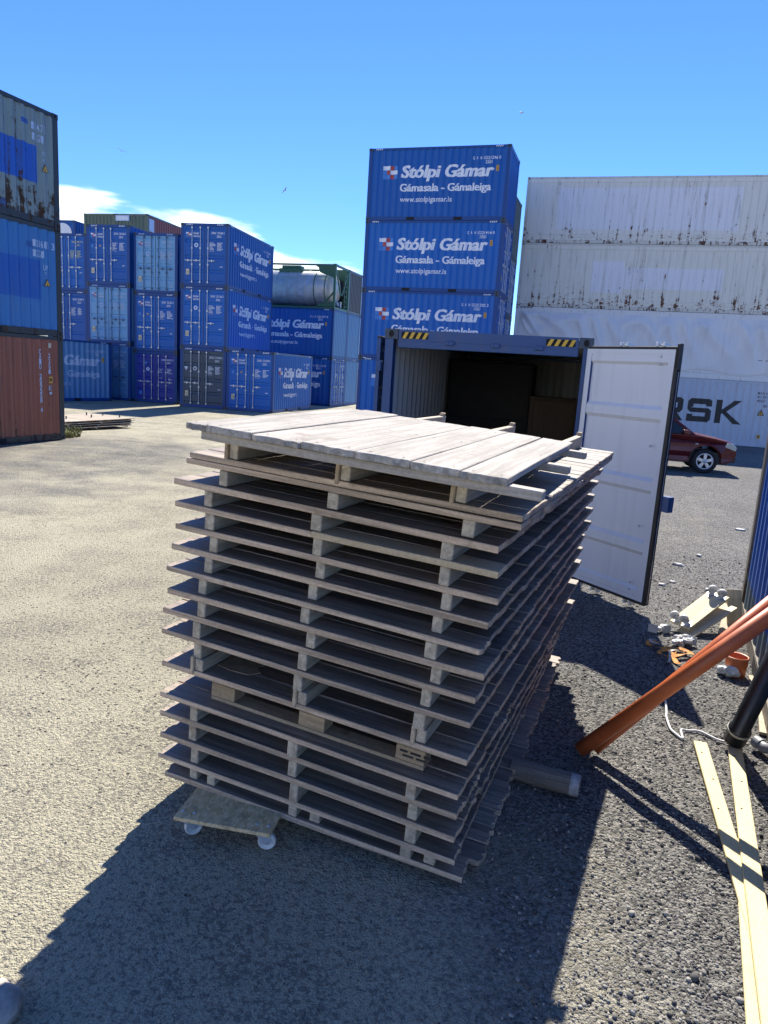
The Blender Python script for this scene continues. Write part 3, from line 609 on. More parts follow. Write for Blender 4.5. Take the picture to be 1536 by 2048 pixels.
for k, (lab, mt) in enumerate((('grey white ribbed forty foot container with huge black letters on its side', 'reef4'), ('white forty foot container with wrinkled peeling film on its side, above the lettered one', 'reef3'),
        ('dirty white forty foot container with rust patches under its top rail, third from the ground', 'reef2'), ('rust streaked white forty foot container on top of the right pile', 'reef1'))):
    t = container(lab, JC.x, JC.y, k * HC, YJ, L=JL, body=mt, frame='jframe' if k > 1 else mt, doors=False, group=JG, wallmat=None if k == 0 else reefer_wall(M[mt], k))
    if k == 1:                                               # loose film hanging over the wall in folds
        mb = MB(); nxf, nzf = 150, 46; v = []
        for i in range(nxf + 1):
            u = .35 + 11.3 * i / nxf
            for j in range(nzf + 1):
                s = j / nzf; drop = .55 + 1.9 * min(1, max(0, (u - .4) / 3.2)) ** .6 if u < 5 else 2.35 + .1 * math.sin(u * 2)
                z = HC - .22 - drop * s
                w = .5 * abs(math.sin(u * 1.55 + 2.6 * s + .7 * math.sin(u * .9))) ** 3 + .35 * abs(math.sin(u * 3.1 - 4.0 * s + math.sin(u * 1.7))) ** 4
                v.append((u - JL / 2, -.004 - .21 * w * (1 - s) ** .8 * min(1, s * 6) - .004, z))
        mb.add(v, [(i * (nzf + 1) + j, i * (nzf + 1) + j + 1, (i + 1) * (nzf + 1) + j + 1, (i + 1) * (nzf + 1) + j) for i in range(nxf) for j in range(nzf)], 0, True)
        fm = paint('wrinkled_film', (0.66, 0.68, 0.70), 0, .25, .1, rough=.32, dirtcol=(0.33, 0.33, 0.30)); mb.build('film', fm, t, loc=(0, -CW / 2, 0), fix=False)
    mb = MB(); P40 = corr_pts(JL)
    ink, yel = 0, 1
    if k == 0:
        fn = lambda u, z: (u - JL / 2, 0, z)
        flat = lambda u, z: (u, 0, z)
        S = 1.06; Z0 = .95; big = MB()
        def letter(polys, x0, w):
            for p in polys: big.add([(x0 + a * w, 0, Z0 + b * S) for a, b in p], [list(range(len(p)))], 0)
        Tw, Th = .24, .235
        letter([[(0, 0), (.2, 0), (.2, 1), (0, 1)], [(.8, 0), (1, 0), (1, 1), (.8, 1)], [(.2, 1), (.2, .62), (.5, .16), (.5, .55)], [(.8, 1), (.5, .55), (.5, .16), (.8, .62)]], 3.25, 1.35)
        letter([[(0, 0), (.24, 0), (.56, 1), (.38, 1)], [(.56, 1), (.5, .81), (.76, 0), (1, 0), (.62, 1)], [(.26, .2), (.74, .2), (.68, .4), (.32, .4)]], 4.75, 1.12)
        letter([[(0, 0), (Tw, 0), (Tw, 1), (0, 1)], [(Tw, .77), (1, .77), (1, 1), (Tw, 1)], [(Tw, .39), (.92, .39), (.92, .61), (Tw, .61)], [(Tw, 0), (1, 0), (1, .23), (Tw, .23)]], 6.0, .92)
        letter([[(0, 0), (Tw, 0), (Tw, 1), (0, 1)], [(Tw, .77), (.9, .77), (1, .9), (.88, 1), (Tw, 1)], [(.76, .55), (1, .48), (1, .9), (.9, .77), (.76, .77)], [(Tw, .34), (.88, .34), (1, .48), (.76, .55), (Tw, .55)], [(.50, .34), (.78, 0), (1.06, 0), (.78, .34)]], 7.07, 1.0)
        letter([[(.13, .76), (1, .76), (1, .92), (.88, 1), (.13, 1), (0, .88), (0, .82)], [(0, .82), (0, .52), (.13, .40), (.13, .60), (.24, .64), (.24, .76), (.13, .76)], [(.13, .40), (.76, .40), (.76, .60), (.13, .60)], [(.76, .60), (.76, .24), (1, .12), (1, .50), (.88, .60)], [(0, 0), (.88, 0), (1, .12), (.76, .24), (0, .24)], [(0, .24), (.24, .24), (.24, .32), (0, .32)], [(.76, .68), (1, .68), (1, .76), (.76, .76)]], 8.27, 1.03)
        letter([[(0, 0), (Tw, 0), (Tw, 1), (0, 1)], [(Tw, .40), (.38, .46), (.30, .62), (Tw, .60)], [(.30, .62), (.38, .46), (1.0, 1), (.70, 1)], [(.38, .56), (.30, .42), (.76, 0), (1.08, 0)]], 9.47, 1.06)
        me = big.mesh('lettering', [M['ink']], fix=False); bm = bmesh.new(); bm.from_mesh(me)
        for x, d in P40:
            if 3 < x < 11: bmesh.ops.bisect_plane(bm, geom=bm.verts[:] + bm.edges[:] + bm.faces[:], plane_co=(x, 0, 0), plane_no=(1, 0, 0), dist=1e-5)
        for v in bm.verts: v.co = (v.co.x - JL / 2, .012 + corr_at(P40, v.co.x) - .005, v.co.z)
        bm.to_mesh(me); bm.free(); link('lettering', me, t, (0, -CW / 2, 0))
        put_text(mb, 'M R K U', 11.12, 2.36, .10, .40, fn, ink, .02); put_text(mb, '411 371 0', 11.12, 2.19, .10, .52, fn, ink, .02); put_text(mb, '45G1', 11.12, 2.02, .10, .34, fn, ink, .02)
        put_text(mb, '82', 11.42, 1.80, .10, .16, fn, ink, .02)
        fl = lambda u, z: (u - JL / 2, -.006, z); fl2 = lambda u, z: (u - JL / 2, -.009, z)
        mb.add([fl(11.22, 1.42), fl(11.50, 1.42), fl(11.36, 1.70)], [(0, 1, 2)], ink); mb.add([fl2(11.27, 1.45), fl2(11.45, 1.45), fl2(11.36, 1.64)], [(0, 1, 2)], yel); rect(mb, 11.34, 11.38, 1.48, 1.57, lambda u, z: (u - JL / 2, -.011, z), ink)
        rect(mb, 11.34, 11.48, .38, .56, fl, yel); rect(mb, 11.38, 11.44, .43, .51, fl2, ink)
    elif k == 1:
        fl = lambda u, z: (u - JL / 2, -.050, z); fl2 = lambda u, z: (u - JL / 2, -.053, z)
        put_text(mb, '45R1', 11.05, 1.98, .11, .30, fl, ink, .02); put_text(mb, '5', 11.50, 2.30, .2, .1, fl, ink, .02); rect(mb, 11.08, 11.24, 1.66, 1.86, fl, yel); rect(mb, 11.12, 11.20, 1.71, 1.80, fl2, ink)
        mb.add([fl(11.40, 1.12), fl(11.68, 1.12), fl(11.54, 1.40)], [(0, 1, 2)], ink); mb.add([fl2(11.45, 1.15), fl2(11.63, 1.15), fl2(11.54, 1.34)], [(0, 1, 2)], yel); dashes(mb, 10.9, .92, 1, fl, ink, .03, .06, 4); dashes(mb, 11.2, .92, 1, fl, ink, .03, .06, 9)
        stripes(mb, .20, HC - .075, lambda u, z: (u - JL / 2, .001, z), 4, .62, .06, ink)
    if mb.v: link('container_markings', conform(mb.mesh('container_markings', [M['ink'], M['yellow']], fix=False), JL, P40), t, (0, -CW / 2, 0))

# ------------------------------------------------------------------ rusty pile at the left edge
YA = R(70.1); A0 = (-8.40, 18.62); AG = 'old containers piled at the left edge'; ZA = .10
M['aframe'] = paint('black_rusty_frame', (0.022, 0.028, 0.032), .7, .3, .1, rustcol=(0.06, 0.035, 0.02))
M['a1'] = paint('weathered_grey_green_paint', (0.20, 0.265, 0.265), .80, .55, .28, rustcol=(0.075, 0.040, 0.022), dirtcol=(0.065, 0.055, 0.042), patches=((-4, 2.40, .90, 1.72, (0.008, 0.095, 0.46)), (1.95, 2.17, 2.12, 2.23, (0.016, 0.085, 0.36)), (-1, 1.5, .16, .36, (0.03, 0.09, 0.25))))
M['a2'] = paint('sea_blue_paint', (0.028, 0.165, 0.43), .28, .25, .14, patches=((-4, 2.42, .85, 1.77, (0.008, 0.095, 0.40)), (1.96, 2.22, 2.02, 2.15, (0.018, 0.095, 0.30))))
M['a3'] = paint('rusty_red_paint', (0.270, 0.085, 0.046), .55, .55, .18, rustcol=(0.045, 0.020, 0.014), dirtcol=(0.07, 0.035, 0.028))
def corner_txt(rows, parent, H):
    mb = MB(); P = corr_pts(6.058); fn = lambda u, z: (u - 3.029, 0, z)
    for kind, *a in rows:
        if kind == 't':
            s, x, z, cap, w, m = a
            n = max(1, len(s)); 
            for i, ch in enumerate(s):
                if ch != ' ': put_text(mb, ch, x + i * w / n, z, cap, w / n * .76, fn, m, .015)
        if kind == 'v':
            s, x, z, cap, step, m = a
            for i, ch in enumerate(s):
                if ch != ' ': put_text(mb, ch, x, z - i * step, cap, cap * .62, fn, m, .02)
        if kind == 'tri':
            x, z, r = a; fl = lambda u, zz: (u - 3.029, -.004, zz); fl2 = lambda u, zz: (u - 3.029, -.007, zz)
            mb.add([fl(x - r, z), fl(x + r, z), fl(x, z + 1.8 * r)], [(0, 1, 2)], 5); mb.add([fl2(x - r * .78, z + .12 * r), fl2(x + r * .78, z + .12 * r), fl2(x, z + 1.5 * r)], [(0, 1, 2)], 3); rect(mb, x - r * .25, x + r * .25, z + .3 * r, z + .42 * r, lambda u, zz: (u - 3.029, -.009, zz), 5); rect(mb, x - r * .2, x + r * .2, z + .55 * r, z + .65 * r, lambda u, zz: (u - 3.029, -.009, zz), 5)
        if kind == 'r': x0, x1, z0, z1, m = a; rect(mb, x0, x1, z0, z1, lambda u, zz: (u - 3.029, -.004, zz), m)
    link('container_markings', conform(mb.mesh('container_markings', LETTERP, fix=False), 6.058, P), parent, (0, -CW / 2, 0))
t = side_on('grey green rust streaked container with a bright blue painted patch, top of the left pile', A0, YA, ZA + 2 * ST, H=ST, body='a1', frame='aframe', doors=False, group=AG)
corner_txt([('t', '18475', 5.26, 2.06, .155, .46, 0), ('t', '12G1', 5.27, 1.83, .155, .36, 0), ('t', '03', 5.56, 1.55, .10, .12, 0), ('t', '87', 5.57, 1.42, .07, .10, 0), ('tri', 5.63, 1.20, .10)], t, ST)
t = side_on('sea blue container in the middle of the left pile with a darker roller painted patch', A0, YA, ZA + ST, H=ST, body='a2', frame='aframe', doors=False, group=AG)
corner_txt([('t', '150615 3', 5.22, 2.06, .155, .66, 0), ('t', '12G1', 5.22, 1.83, .155, .34, 0), ('t', 'UP', 5.52, 1.55, .12, .13, 0), ('t', '7', 5.55, 1.44, .07, .05, 0), ('tri', 5.60, 1.18, .10)], t, ST)
t = side_on('rusty red container on the ground at the bottom of the left pile', A0, YA, ZA, H=ST, body='a3', frame='aframe', doors=False, group=AG)
corner_txt([('v', 'CAIU 209558 4', 5.28, 2.14, .118, .118, 0), ('r', 5.57, 5.66, 2.30, 2.42, 4), ('v', '22G1', 5.57, 2.06, .105, .13, 0), ('r', 5.565, 5.68, 1.44, 1.60, 3), ('r', 5.585, 5.66, 1.48, 1.56, 5), ('t', '82', 5.56, 1.26, .11, .13, 0), ('r', 5.57, 5.65, 1.16, 1.22, 0)], t, ST)

# ------------------------------------------------------------------ open container with its white door swung out
YK = R(-14.256); eK, nK = ax(YK); KL = 6.058; kLF = Vector((-.119, 8.949, 0)); kc = kLF + eK * (CW / 2) + nK * (KL / 2)
M['inner'] = paint('pale_grey_liner', (0.50, 0.51, 0.50), .05, .3, .1, rough=.6); M['doorwhite'] = paint('white_door_paint', (0.66, 0.685, 0.715), .06, .22, .06, dirtcol=(0.36, 0.36, 0.36))
M['kblue'] = paint('open_container_blue', (0.004, 0.056, 0.195), .25, .25, .1); M['ply'] = wood('plywood_floor', (0.13, 0.09, 0.055), 'x', 8, .3, .6)
M['hazy'] = plain('hazard_yellow', (0.70, 0.42, 0.035), .5, 0, .1)
k = empty('shipping_container', (kc.x, kc.y, -.033), YK - math.pi / 2); tag(k, 'open blue container with yellow and black striped header, dark inside, white door swung wide', 'container', 'open containers beside the pallets')
link('frame', frame_mesh(KL, HC, M['kblue'], post=.105), k); link('roof', roof_mesh(KL, HC, M['kblue']), k)
for sx in (-1, 1):
    for sy in (-1, 1):
        for z in (.059, HC - .059): link('corner_casting', casting_mesh(M['frame_dark']), k, (sx * (KL / 2 - .086), sy * (CW / 2 - .078), z))
for s in (-1, 1):
    link('side_wall', wall_mesh(KL, HC, M['kblue']), k, mat=Matrix.Translation((0, s * CW / 2, 0)) @ Matrix.Rotation(0 if s < 0 else math.pi, 4, 'Z'))
    link('inner_wall', wall_mesh(KL, HC, M['inner']), k, mat=Matrix.Translation((0, s * (CW / 2 - .006), 0)) @ Matrix.Rotation(0 if s < 0 else math.pi, 4, 'Z'))
ew = Matrix.Translation((-KL / 2, 0, 0)) @ Matrix.Rotation(-math.pi / 2, 4, 'Z'); link('end_wall', wall_mesh(CW, HC, M['kblue'], .045, .25), k, mat=ew)
link('inner_wall', wall_mesh(CW, HC, M['inner'], .045, .25), k, mat=Matrix.Translation((.006, 0, 0)) @ ew)
mb = MB(); mb.box(-KL / 2 + .07, KL / 2 - .11, -CW / 2 + .06, CW / 2 - .06, .146, .172); mb.build('floor_board', M['ply'], k)
mb = MB(); mb.box(-KL / 2 + .07, KL / 2 - .11, -CW / 2 + .065, CW / 2 - .065, HC - .075, HC - .055); mb.build('ceiling', M['inner'], k)
mb = MB(); mb.box(KL / 2 - .14, KL / 2 - .0115, -CW / 2 + .16, CW / 2 - .16, HC - .215, HC - .128)
for y in (-.42, .12, .62): mb.box(KL / 2 - .012, KL / 2 + .018, y - .05, y + .05, HC - .165, HC - .115); mb.tube([(KL / 2 + .012, y - .025, HC - .16), (KL / 2 + .012, y - .025, HC - .12)], .012, 8); mb.tube([(KL / 2 + .012, y + .025, HC - .16), (KL / 2 + .012, y + .025, HC - .12)], .012, 8)
mb.build('header', M['kblue'], k, bevel=.004)
mb = MB(); g = lambda u, z: (KL / 2 - .0055, u - CW / 2, z); g2 = lambda u, z: (KL / 2 - .0035, u - CW / 2, z)
for x0 in (.20, 1.91): rect(mb, x0, x0 + .33, HC - .108, HC - .030, g, 1); stripes(mb, x0 + .012, HC - .106, g2, 4, .325, .074, 0)
mb.build('hazard_stripe', [M['hazy'], M['black']], k, fix=False)
DH, DW = 2.63, 1.185
def leaf(name_, hinge, ang, mir, lab=None):
    d = link('door', leaf_mesh(DW, DH, M['kblue'], M['doorwhite']), k, mat=Matrix.Translation((*hinge, .150)) @ Matrix.Rotation(ang, 4, 'Z') @ Matrix.Diagonal((1, mir, 1, 1)))
    if lab: d['label'] = lab
    for yb in (DW * .42, DW * .82): link('lock_bar', cached(('kbar', yb), lambda: kbar()), d, (0, yb, 0)); link('handle', handle_mesh(M['galv'], -1.0), d, (0, yb, DH * .4))
    mb = MB()
    for dx in (-.052, -.012): mb.box(dx, dx + .022, DW - .002, DW + .045, -.02, DH + .018)
    mb.box(-.046, .004, DW - .001, DW + .022, -.01, DH + .01)
    for z0, z1 in ((-.028, .002), (DH - .002, DH + .026)): mb.box(-.050, .006, .02, DW + .03, z0, z1)
    for dx in (-.052,): mb.box(dx, dx + .05, DW + .01, DW + .052, DH - .20, DH + .055)
    mb.build('gasket', M['rubber'], d, bevel=.006)
    mb = MB(); mb.box(-.027, -.020, DW + .0445, DW + .048, .0, DH - .22); mb.box(-.030, -.018, .03, DW + .02, DH + .0255, DH + .029); mb.build('gasket_strip', M['galv'], d)
    mb = MB()
    for z in (.35, 1.0, 1.65, 2.3): mb.box(-.03, .03, -.07, .06, z - .06, z + .06)
    mb.build('hinge', M['kblue'], d, bevel=.006)
    mb = MB()
    for (y, z) in ((DW - .17, DH - .075), (DW - .17, DH - .155), (DW - .16, 1.65), (DW - .19, .10), (DW - .19, .18), (DW - .17, .80)): mb.lathe([(0.0, -.046), (.013, -.0455), (.013, -.040)], 10, 0, 'x', (0, y, z))
    mb.build('bolt', M['galv'], d); return d
def kbar():
    mb = MB(); mb.tube([(.045, 0, -.05), (.045, 0, DH + .03)], .018, 10)
    for z in (.06, DH * .33, DH * .62, DH - .06): mb.box(.004, .066, -.04, .04, z - .035, z + .035)
    for z in (-.06, DH + .04): mb.box(.01, .085, -.05, .05, z - .012, z + .012); mb.box(.03, .06, -.02, .02, z - .03, z + .03); mb.box(-.03, .02, -.055, -.03, z - .02, z + .03); mb.box(-.03, .02, .03, .055, z - .02, z + .03)
    return mb.mesh('lock_bar', M['galv'], .004)
rd_ = leaf('right', (KL / 2 + .002, CW / 2 - .03), R(135.2), -1, 'wide open white inner door with three pressed ribs and black rubber edge')
leaf('left', (KL / 2 - .01, -CW / 2 - .055), R(-265), 1, 'left door folded flat back along the outer wall')
mb = MB(); mb.box(-.02, .06, DW + .03, DW + .14, 1.00, 1.16); mb.box(.0, .04, DW + .141, DW + .15, 1.03, 1.13); mb.build('lock_bracket', M['kblue'], rd_, bevel=.008)
# a crate stands inside
cr = empty('plywood_crate', tuple(kc + eK * (1.96 - CW / 2) + nK * (4.2 - KL / 2) + Vector((0, 0, .14))), YK); tag(cr, 'brown plywood crate standing in the dark inside the open container', 'crate')
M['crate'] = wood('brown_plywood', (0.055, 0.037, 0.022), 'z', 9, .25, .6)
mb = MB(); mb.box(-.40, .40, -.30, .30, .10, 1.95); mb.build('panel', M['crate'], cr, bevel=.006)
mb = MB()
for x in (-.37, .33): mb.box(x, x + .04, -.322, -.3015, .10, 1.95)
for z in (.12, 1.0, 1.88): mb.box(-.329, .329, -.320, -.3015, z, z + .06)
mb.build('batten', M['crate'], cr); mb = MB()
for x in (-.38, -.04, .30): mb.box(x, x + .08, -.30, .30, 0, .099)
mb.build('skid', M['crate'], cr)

M['darkfill'] = plain('near_black_fill', (0.005, 0.005, 0.006), .7, 0, .3, 8); r = random.Random(31)  # near-black block added so that the inside of the container reads dark
t = empty('added_dark_block', tuple(kc + eK * (.80 - CW / 2) + nK * (4.6 - KL / 2) + Vector((0, 0, .14))), YK); tag(t, 'tall black block added to darken the back of the open container', 'dark_block')
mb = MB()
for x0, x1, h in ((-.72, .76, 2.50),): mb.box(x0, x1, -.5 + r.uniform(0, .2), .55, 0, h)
mb.build('block_body', M['darkfill'], t, bevel=.05, seg=2); mb = MB()
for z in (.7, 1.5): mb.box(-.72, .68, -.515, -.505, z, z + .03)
mb.build('block_strip', M['black'], t)

# ------------------------------------------------------------------ blue container along the right edge
M['lwall'] = paint('old_blue_paint_grey_teal_below', (0.014, 0.095, 0.36), .30, .2, .1, low=(.45, (0.075, 0.12, 0.15)), rustcol=(0.08, 0.05, 0.03)); M['lpost'] = paint('weathered_beige_post', (0.20, 0.17, 0.125), .62, .5, .2, rustcol=(0.10, 0.055, 0.03))  # wall blue above, grey teal below a wavering height
eL = Vector((.377, .926, 0)).normalized(); nL = Vector((-eL.y, eL.x, 0)); yl = math.atan2(eL.y, eL.x); lc = Vector((3.97, 7.62, 0)) - eL * (KL / 2) - nL * (CW / 2)
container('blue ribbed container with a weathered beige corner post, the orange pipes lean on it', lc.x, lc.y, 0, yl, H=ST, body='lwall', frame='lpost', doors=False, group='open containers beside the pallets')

# ------------------------------------------------------------------ tall stack of weathered decking panels
TE, TN = -.0538, .0086
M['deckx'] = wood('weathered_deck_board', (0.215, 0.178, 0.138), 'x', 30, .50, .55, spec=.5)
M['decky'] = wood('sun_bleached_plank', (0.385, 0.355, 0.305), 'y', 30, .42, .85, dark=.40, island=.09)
M['edge'] = wood('weathered_lit_edge', (0.42, 0.345, 0.262), 'x', 34, .45, .75, island=.25); M['nail'] = plain('rusty_nail', (0.05, 0.035, 0.025), .7, .3, .3)  # edges lighter than deck tops: the light they catch is in the colour
M['runner'] = wood('grey_runner_wood', (0.42, 0.36, 0.265), 'y', 26, .35, .75, island=.18)
M['beamx'] = wood('grey_beam_wood', (0.40, 0.355, 0.295), 'x', 26, .35, .75, island=.18)
M['newx'] = wood('pale_new_board', (0.52, 0.42, 0.27), 'x', 22, .16, .65, island=.05)
M['euro'] = wood('pallet_board', (0.36, 0.27, 0.165), 'x', 24, .3, .75, island=.15)
def plank(mb, x0, x1, y0, y1, z0, z1, axis, chew, r, m=0, em=None):
    """a board with slightly ragged ends"""
    k = 3 if chew < .006 else 7; A0, A1, B0, B1 = (x0, x1, y0, y1) if axis == 'x' else (y0, y1, x0, x1)
    e0 = r.uniform(-chew, chew) * .6; e1 = r.uniform(-chew, chew) * .6
    lo = [(A0 + e0 + r.uniform(-chew, chew), B0 + (B1 - B0) * i / k) for i in range(k + 1)]; hi = [(A1 + e1 + r.uniform(-chew, chew), B1 - (B1 - B0) * i / k) for i in range(k + 1)]
    q = 6; bow = r.uniform(-.003, .003); am, ph, fr = r.uniform(.0005, .0028), r.uniform(0, 6.28), r.uniform(2.0, 4.5)
    s0 = [(A0 + (A1 - A0) * i / (q + 1), B1 + r.uniform(-.0012, .0012)) for i in range(1, q + 1)]; s1 = [(A1 - (A1 - A0) * i / (q + 1), B0 + r.uniform(-.0012, .0012)) for i in range(1, q + 1)]
    ring = lo + s0 + hi + s1; poly = [(a, b) if axis == 'x' else (b, a) for a, b in ring]
    wz = lambda p: am * math.sin(fr * p[0 if axis == 'x' else 1] + ph)
    n = len(poly); dz0, dz1 = r.uniform(-.0015, .0015), r.uniform(-.0015, .0015)
    c = .003; cx_, cy_ = (x0 + x1) / 2, (y0 + y1) / 2
    def sh(p): return (p[0] - c * (1 if p[0] > cx_ else -1), p[1] - c * (1 if p[1] > cy_ else -1))
    def zt(p): return z1 + dz1
    vs = [(*sh(p), z0 + dz0 + wz(p)) for p in poly] + [(*p, z0 + dz0 + c + wz(p)) for p in poly] + [(*p, zt(p) - c + wz(p)) for p in poly] + [(*sh(p), zt(p) + wz(p)) for p in poly]
    fs = [list(range(n))[::-1], list(range(3 * n, 4 * n))] + [(q * n + i, q * n + (i + 1) % n, (q + 1) * n + (i + 1) % n, (q + 1) * n + i) for q in range(3) for i in range(n)]
    b0 = len(mb.f); mb.add(vs, fs, m)
    if em is not None:
        for q in range(b0 + 2, len(mb.f)): mb.m[q] = em
def frame_of(fx, fy, z, yaw, te=TE, tn=TN):
    e = Vector((math.cos(yaw), math.sin(yaw), te)).normalized(); n = Vector((-math.sin(yaw), math.cos(yaw), tn)); n = (n - e * n.dot(e)).normalized(); u = e.cross(n)
    return Vector((fx, fy, z)), e, n, u
def mat_of(o, e, n, u): return Matrix(((e.x, n.x, u.x, o.x), (e.y, n.y, u.y, o.y), (e.z, n.z, u.z, o.z), (0, 0, 0, 1)))
LAYERS = [  # front right corner x, y, height of the deck top there, yaw, width, length
 (0.561,2.838,1.809,-23.28,1.668,3.035), (0.555,2.836,1.778,-23.40,1.684,3.010), (0.478,2.863,1.670,-23.58,1.668,3.120), (0.484,2.871,1.558,-23.05,1.668,3.152), (0.496,2.885,1.442,-22.62,1.668,3.144), (0.470,2.887,1.330,-23.06,1.668,3.146),
 (0.441,2.865,1.220,-23.39,1.668,3.170), (0.467,2.862,1.109,-22.26,1.668,3.143), (0.441,2.871,0.997,-22.65,1.668,3.158), (0.429,2.874,0.878,-22.82,1.668,3.197), (0.432,2.885,0.698,-22.76,1.668,3.193),
 (0.405,2.885,0.525,-22.98,1.668,3.188), (0.415,2.917,0.407,-22.40,1.668,2.92), (0.414,2.926,0.286,-21.90,1.668,2.92), (0.415,2.941,0.158,-21.40,1.668,2.89), (0.467,2.940,0.068,-20.40,1.685,2.95)]
PLAB = ['weathered decking panel just under the loose top platform, its runners facing up', 'weathered decking panel lying face to face under the panel with runners facing up', 'weathered decking panel right below the two that lie face to face',
 'grey decking panel fourth from the top, its front board partly a pale new piece', 'grey decking panel directly under the one with the pale new front board', 'grey decking panel second below the one with the pale new front board', 'grey decking panel third below the one with the pale new front board',
 'grey decking panel in the middle of the stack, fourth below the pale new board', 'grey decking panel two above the upturned panel carried by the small pallet', 'grey decking panel resting on the runners of the upturned panel in mid stack',
 'upturned decking panel with a scrap of brown card on it, carried by the small pallet', 'grey decking panel right under the small pale pallet', 'grey decking panel second below the small pale pallet', 'grey decking panel third below the small pale pallet',
 'grey decking panel second from the ground in the tall stack', 'lowest decking panel of the tall stack, resting on the wheeled dolly and the round log']
PGRP = 'decking panels in the tall stack'
TH = .029
OV = {2: .006, 4: .004, 5: .008, 6: .008, 8: .008, 9: .010, 10: .012}
def panel(i):
    fx, fy, z, yaw, W, L = LAYERS[i]; r = random.Random(40 + i); z += .012
    th = TH
    upturned = i in (0, 10, 15)
    if i == 0: hrun = .092
    elif upturned: hrun = .066
    elif i == 11: hrun = z - TH - (LAYERS[12][2] + .012)
    elif i == 9: hrun = z - TH - (LAYERS[10][2] + .012 + .066)
    else: hrun = z - th - (LAYERS[i + 1][2] + .012)
    o, e, n, u = frame_of(fx, fy, z - th, R(yaw)); c = o - e * (W / 2) + n * (L / 2)
    t = empty('decking_panel', mat=mat_of(c, e, n, u)); tag(t, PLAB[i], 'wooden panel', PGRP)
    mb = MB(); npl = max(8, round(L / .148)); pw = L / npl
    for k in range(npl):
        y0 = -L / 2 + k * pw + .002; y1 = y0 + pw - .004
        ch = .0025 if r.random() < .8 else .007
        ch = .016 if i == 15 else (ch if i < 11 else ch * 1.6)
        if i == 3 and k == 0:
            xs_ = -W / 2 + .47 * W; plank(mb, -W / 2, xs_ - .001, y0, y1, 0, th, 'x', .003, r, 0, 2); plank(mb, xs_, W / 2, y0 - .004, y1, .001, th + .003, 'x', .003, r, 1)
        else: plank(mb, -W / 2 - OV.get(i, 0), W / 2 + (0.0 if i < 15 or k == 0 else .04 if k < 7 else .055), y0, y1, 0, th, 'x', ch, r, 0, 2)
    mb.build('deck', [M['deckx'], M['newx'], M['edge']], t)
    frs = {0: (.145, .51, .84), 15: (.18, .545, .90)}.get(i, (.125, .49, .865))
    for f in frs:
        x = -W / 2 + f * W + r.uniform(-.012, .012); y0 = -L / 2 + r.uniform(.004, .02); y1 = L / 2 - r.uniform(-.01, .03); mb = MB()
        if upturned: z0, z1 = th + .0015, th + hrun
        else: z0, z1 = -hrun + .0015, -.0015
        w = .024 if r.random() < .8 else .028
        mb.box(x - w, x + w, y0, y1, z0, z1)
        if i == 0: mb.box(x - w * .8, x + w * .8, y0 + .05, y0 + .14, z1 + .001, z1 + .014); mb.box(x - w * .8, x + w * .8, y1 - .05, y1, z1 + .001, z1 + .026)
        if i in (0, 10): mb.box(x - w - .022, x - w - .001, y0 - .012, y0 + .32, z0 - .02, z1 + .012)
        mb.build('runner', M['runner'], t, bevel=.004)
    return t
for i in range(16): panel(i)
# the small pallet in mid stack
fx, fy, z, yaw, W, L = LAYERS[11]; o, e, n, u = frame_of(fx, fy, z + .0135, R(yaw)); PH = .1205 + .012
PH = (LAYERS[10][2] + .012 - TH) - (z + .012) - .003
c = o + e * (-W + .27 + .6) + n * (.085 + .4)
t = empty('small_pallet', mat=mat_of(c, e, n, u)); tag(t, 'small pale wooden pallet with thick blocks, squeezed between two decking panels', 'pallet')
mb = MB()
for y in (-.39, -.245, -.05, .10, .245): mb.box(-.6, .6, y, y + (.145 if y in (-.39, .245) else .10), PH - .020, PH - .001)
mb.build('deck', M['euro'], t, bevel=.002)
for x in (-.6, -.0725, .4550):
    for y in (-.40, -.05, .30): mb = MB(); mb.box(x, x + .145, y, y + .10, .021, PH - .044); mb.build('block', M['euro'], t, bevel=.003)
mb = MB()
for y in (-.40, -.05, .30): mb.box(-.6, .6, y, y + .10, 0.0, .020)
mb.build('skid', M['euro'], t, bevel=.002); mb = MB()
for x in (-.6, -.0725, .455): mb.box(x, x + .145, -.395, .395, PH - .043, PH - .021)
mb.build('cross_board', M['euro'], t, bevel=.002)
mb = MB(); dashes(mb, .475, PH - .075, 1, lambda u, z: (u, -.4015, z), 0, .012, .02, 4); dashes(mb, .49, PH - .095, 1, lambda u, z: (u, -.4015, z), 0, .010, .02, 6); mb.build('stamp', M['ink'], t, fix=False)
# a scrap of card on the upturned panel
fx, fy, z, yaw, W, L = LAYERS[10]; o, e, n, u = frame_of(fx, fy, z + .0145, R(yaw))
mb = MB(); pts = [(-.12, -.07), (-.03, -.085), (.08, -.075), (.12, -.02), (.07, .03), (.10, .09), (-.02, .08), (-.06, .10), (-.13, .05), (-.10, 0)]
mb.prism(pts, 0, .004, 'z'); M['card'] = plain('brown_card', (0.30, 0.22, 0.13), .8, 0, .25, 12)
tag(mb.build('card_scrap', M['card'], mat=mat_of(o + e * (-W + .37) + n * .19, e, n, u)), 'torn scrap of brown card lying on the upturned panel behind the left runner', 'card scrap')
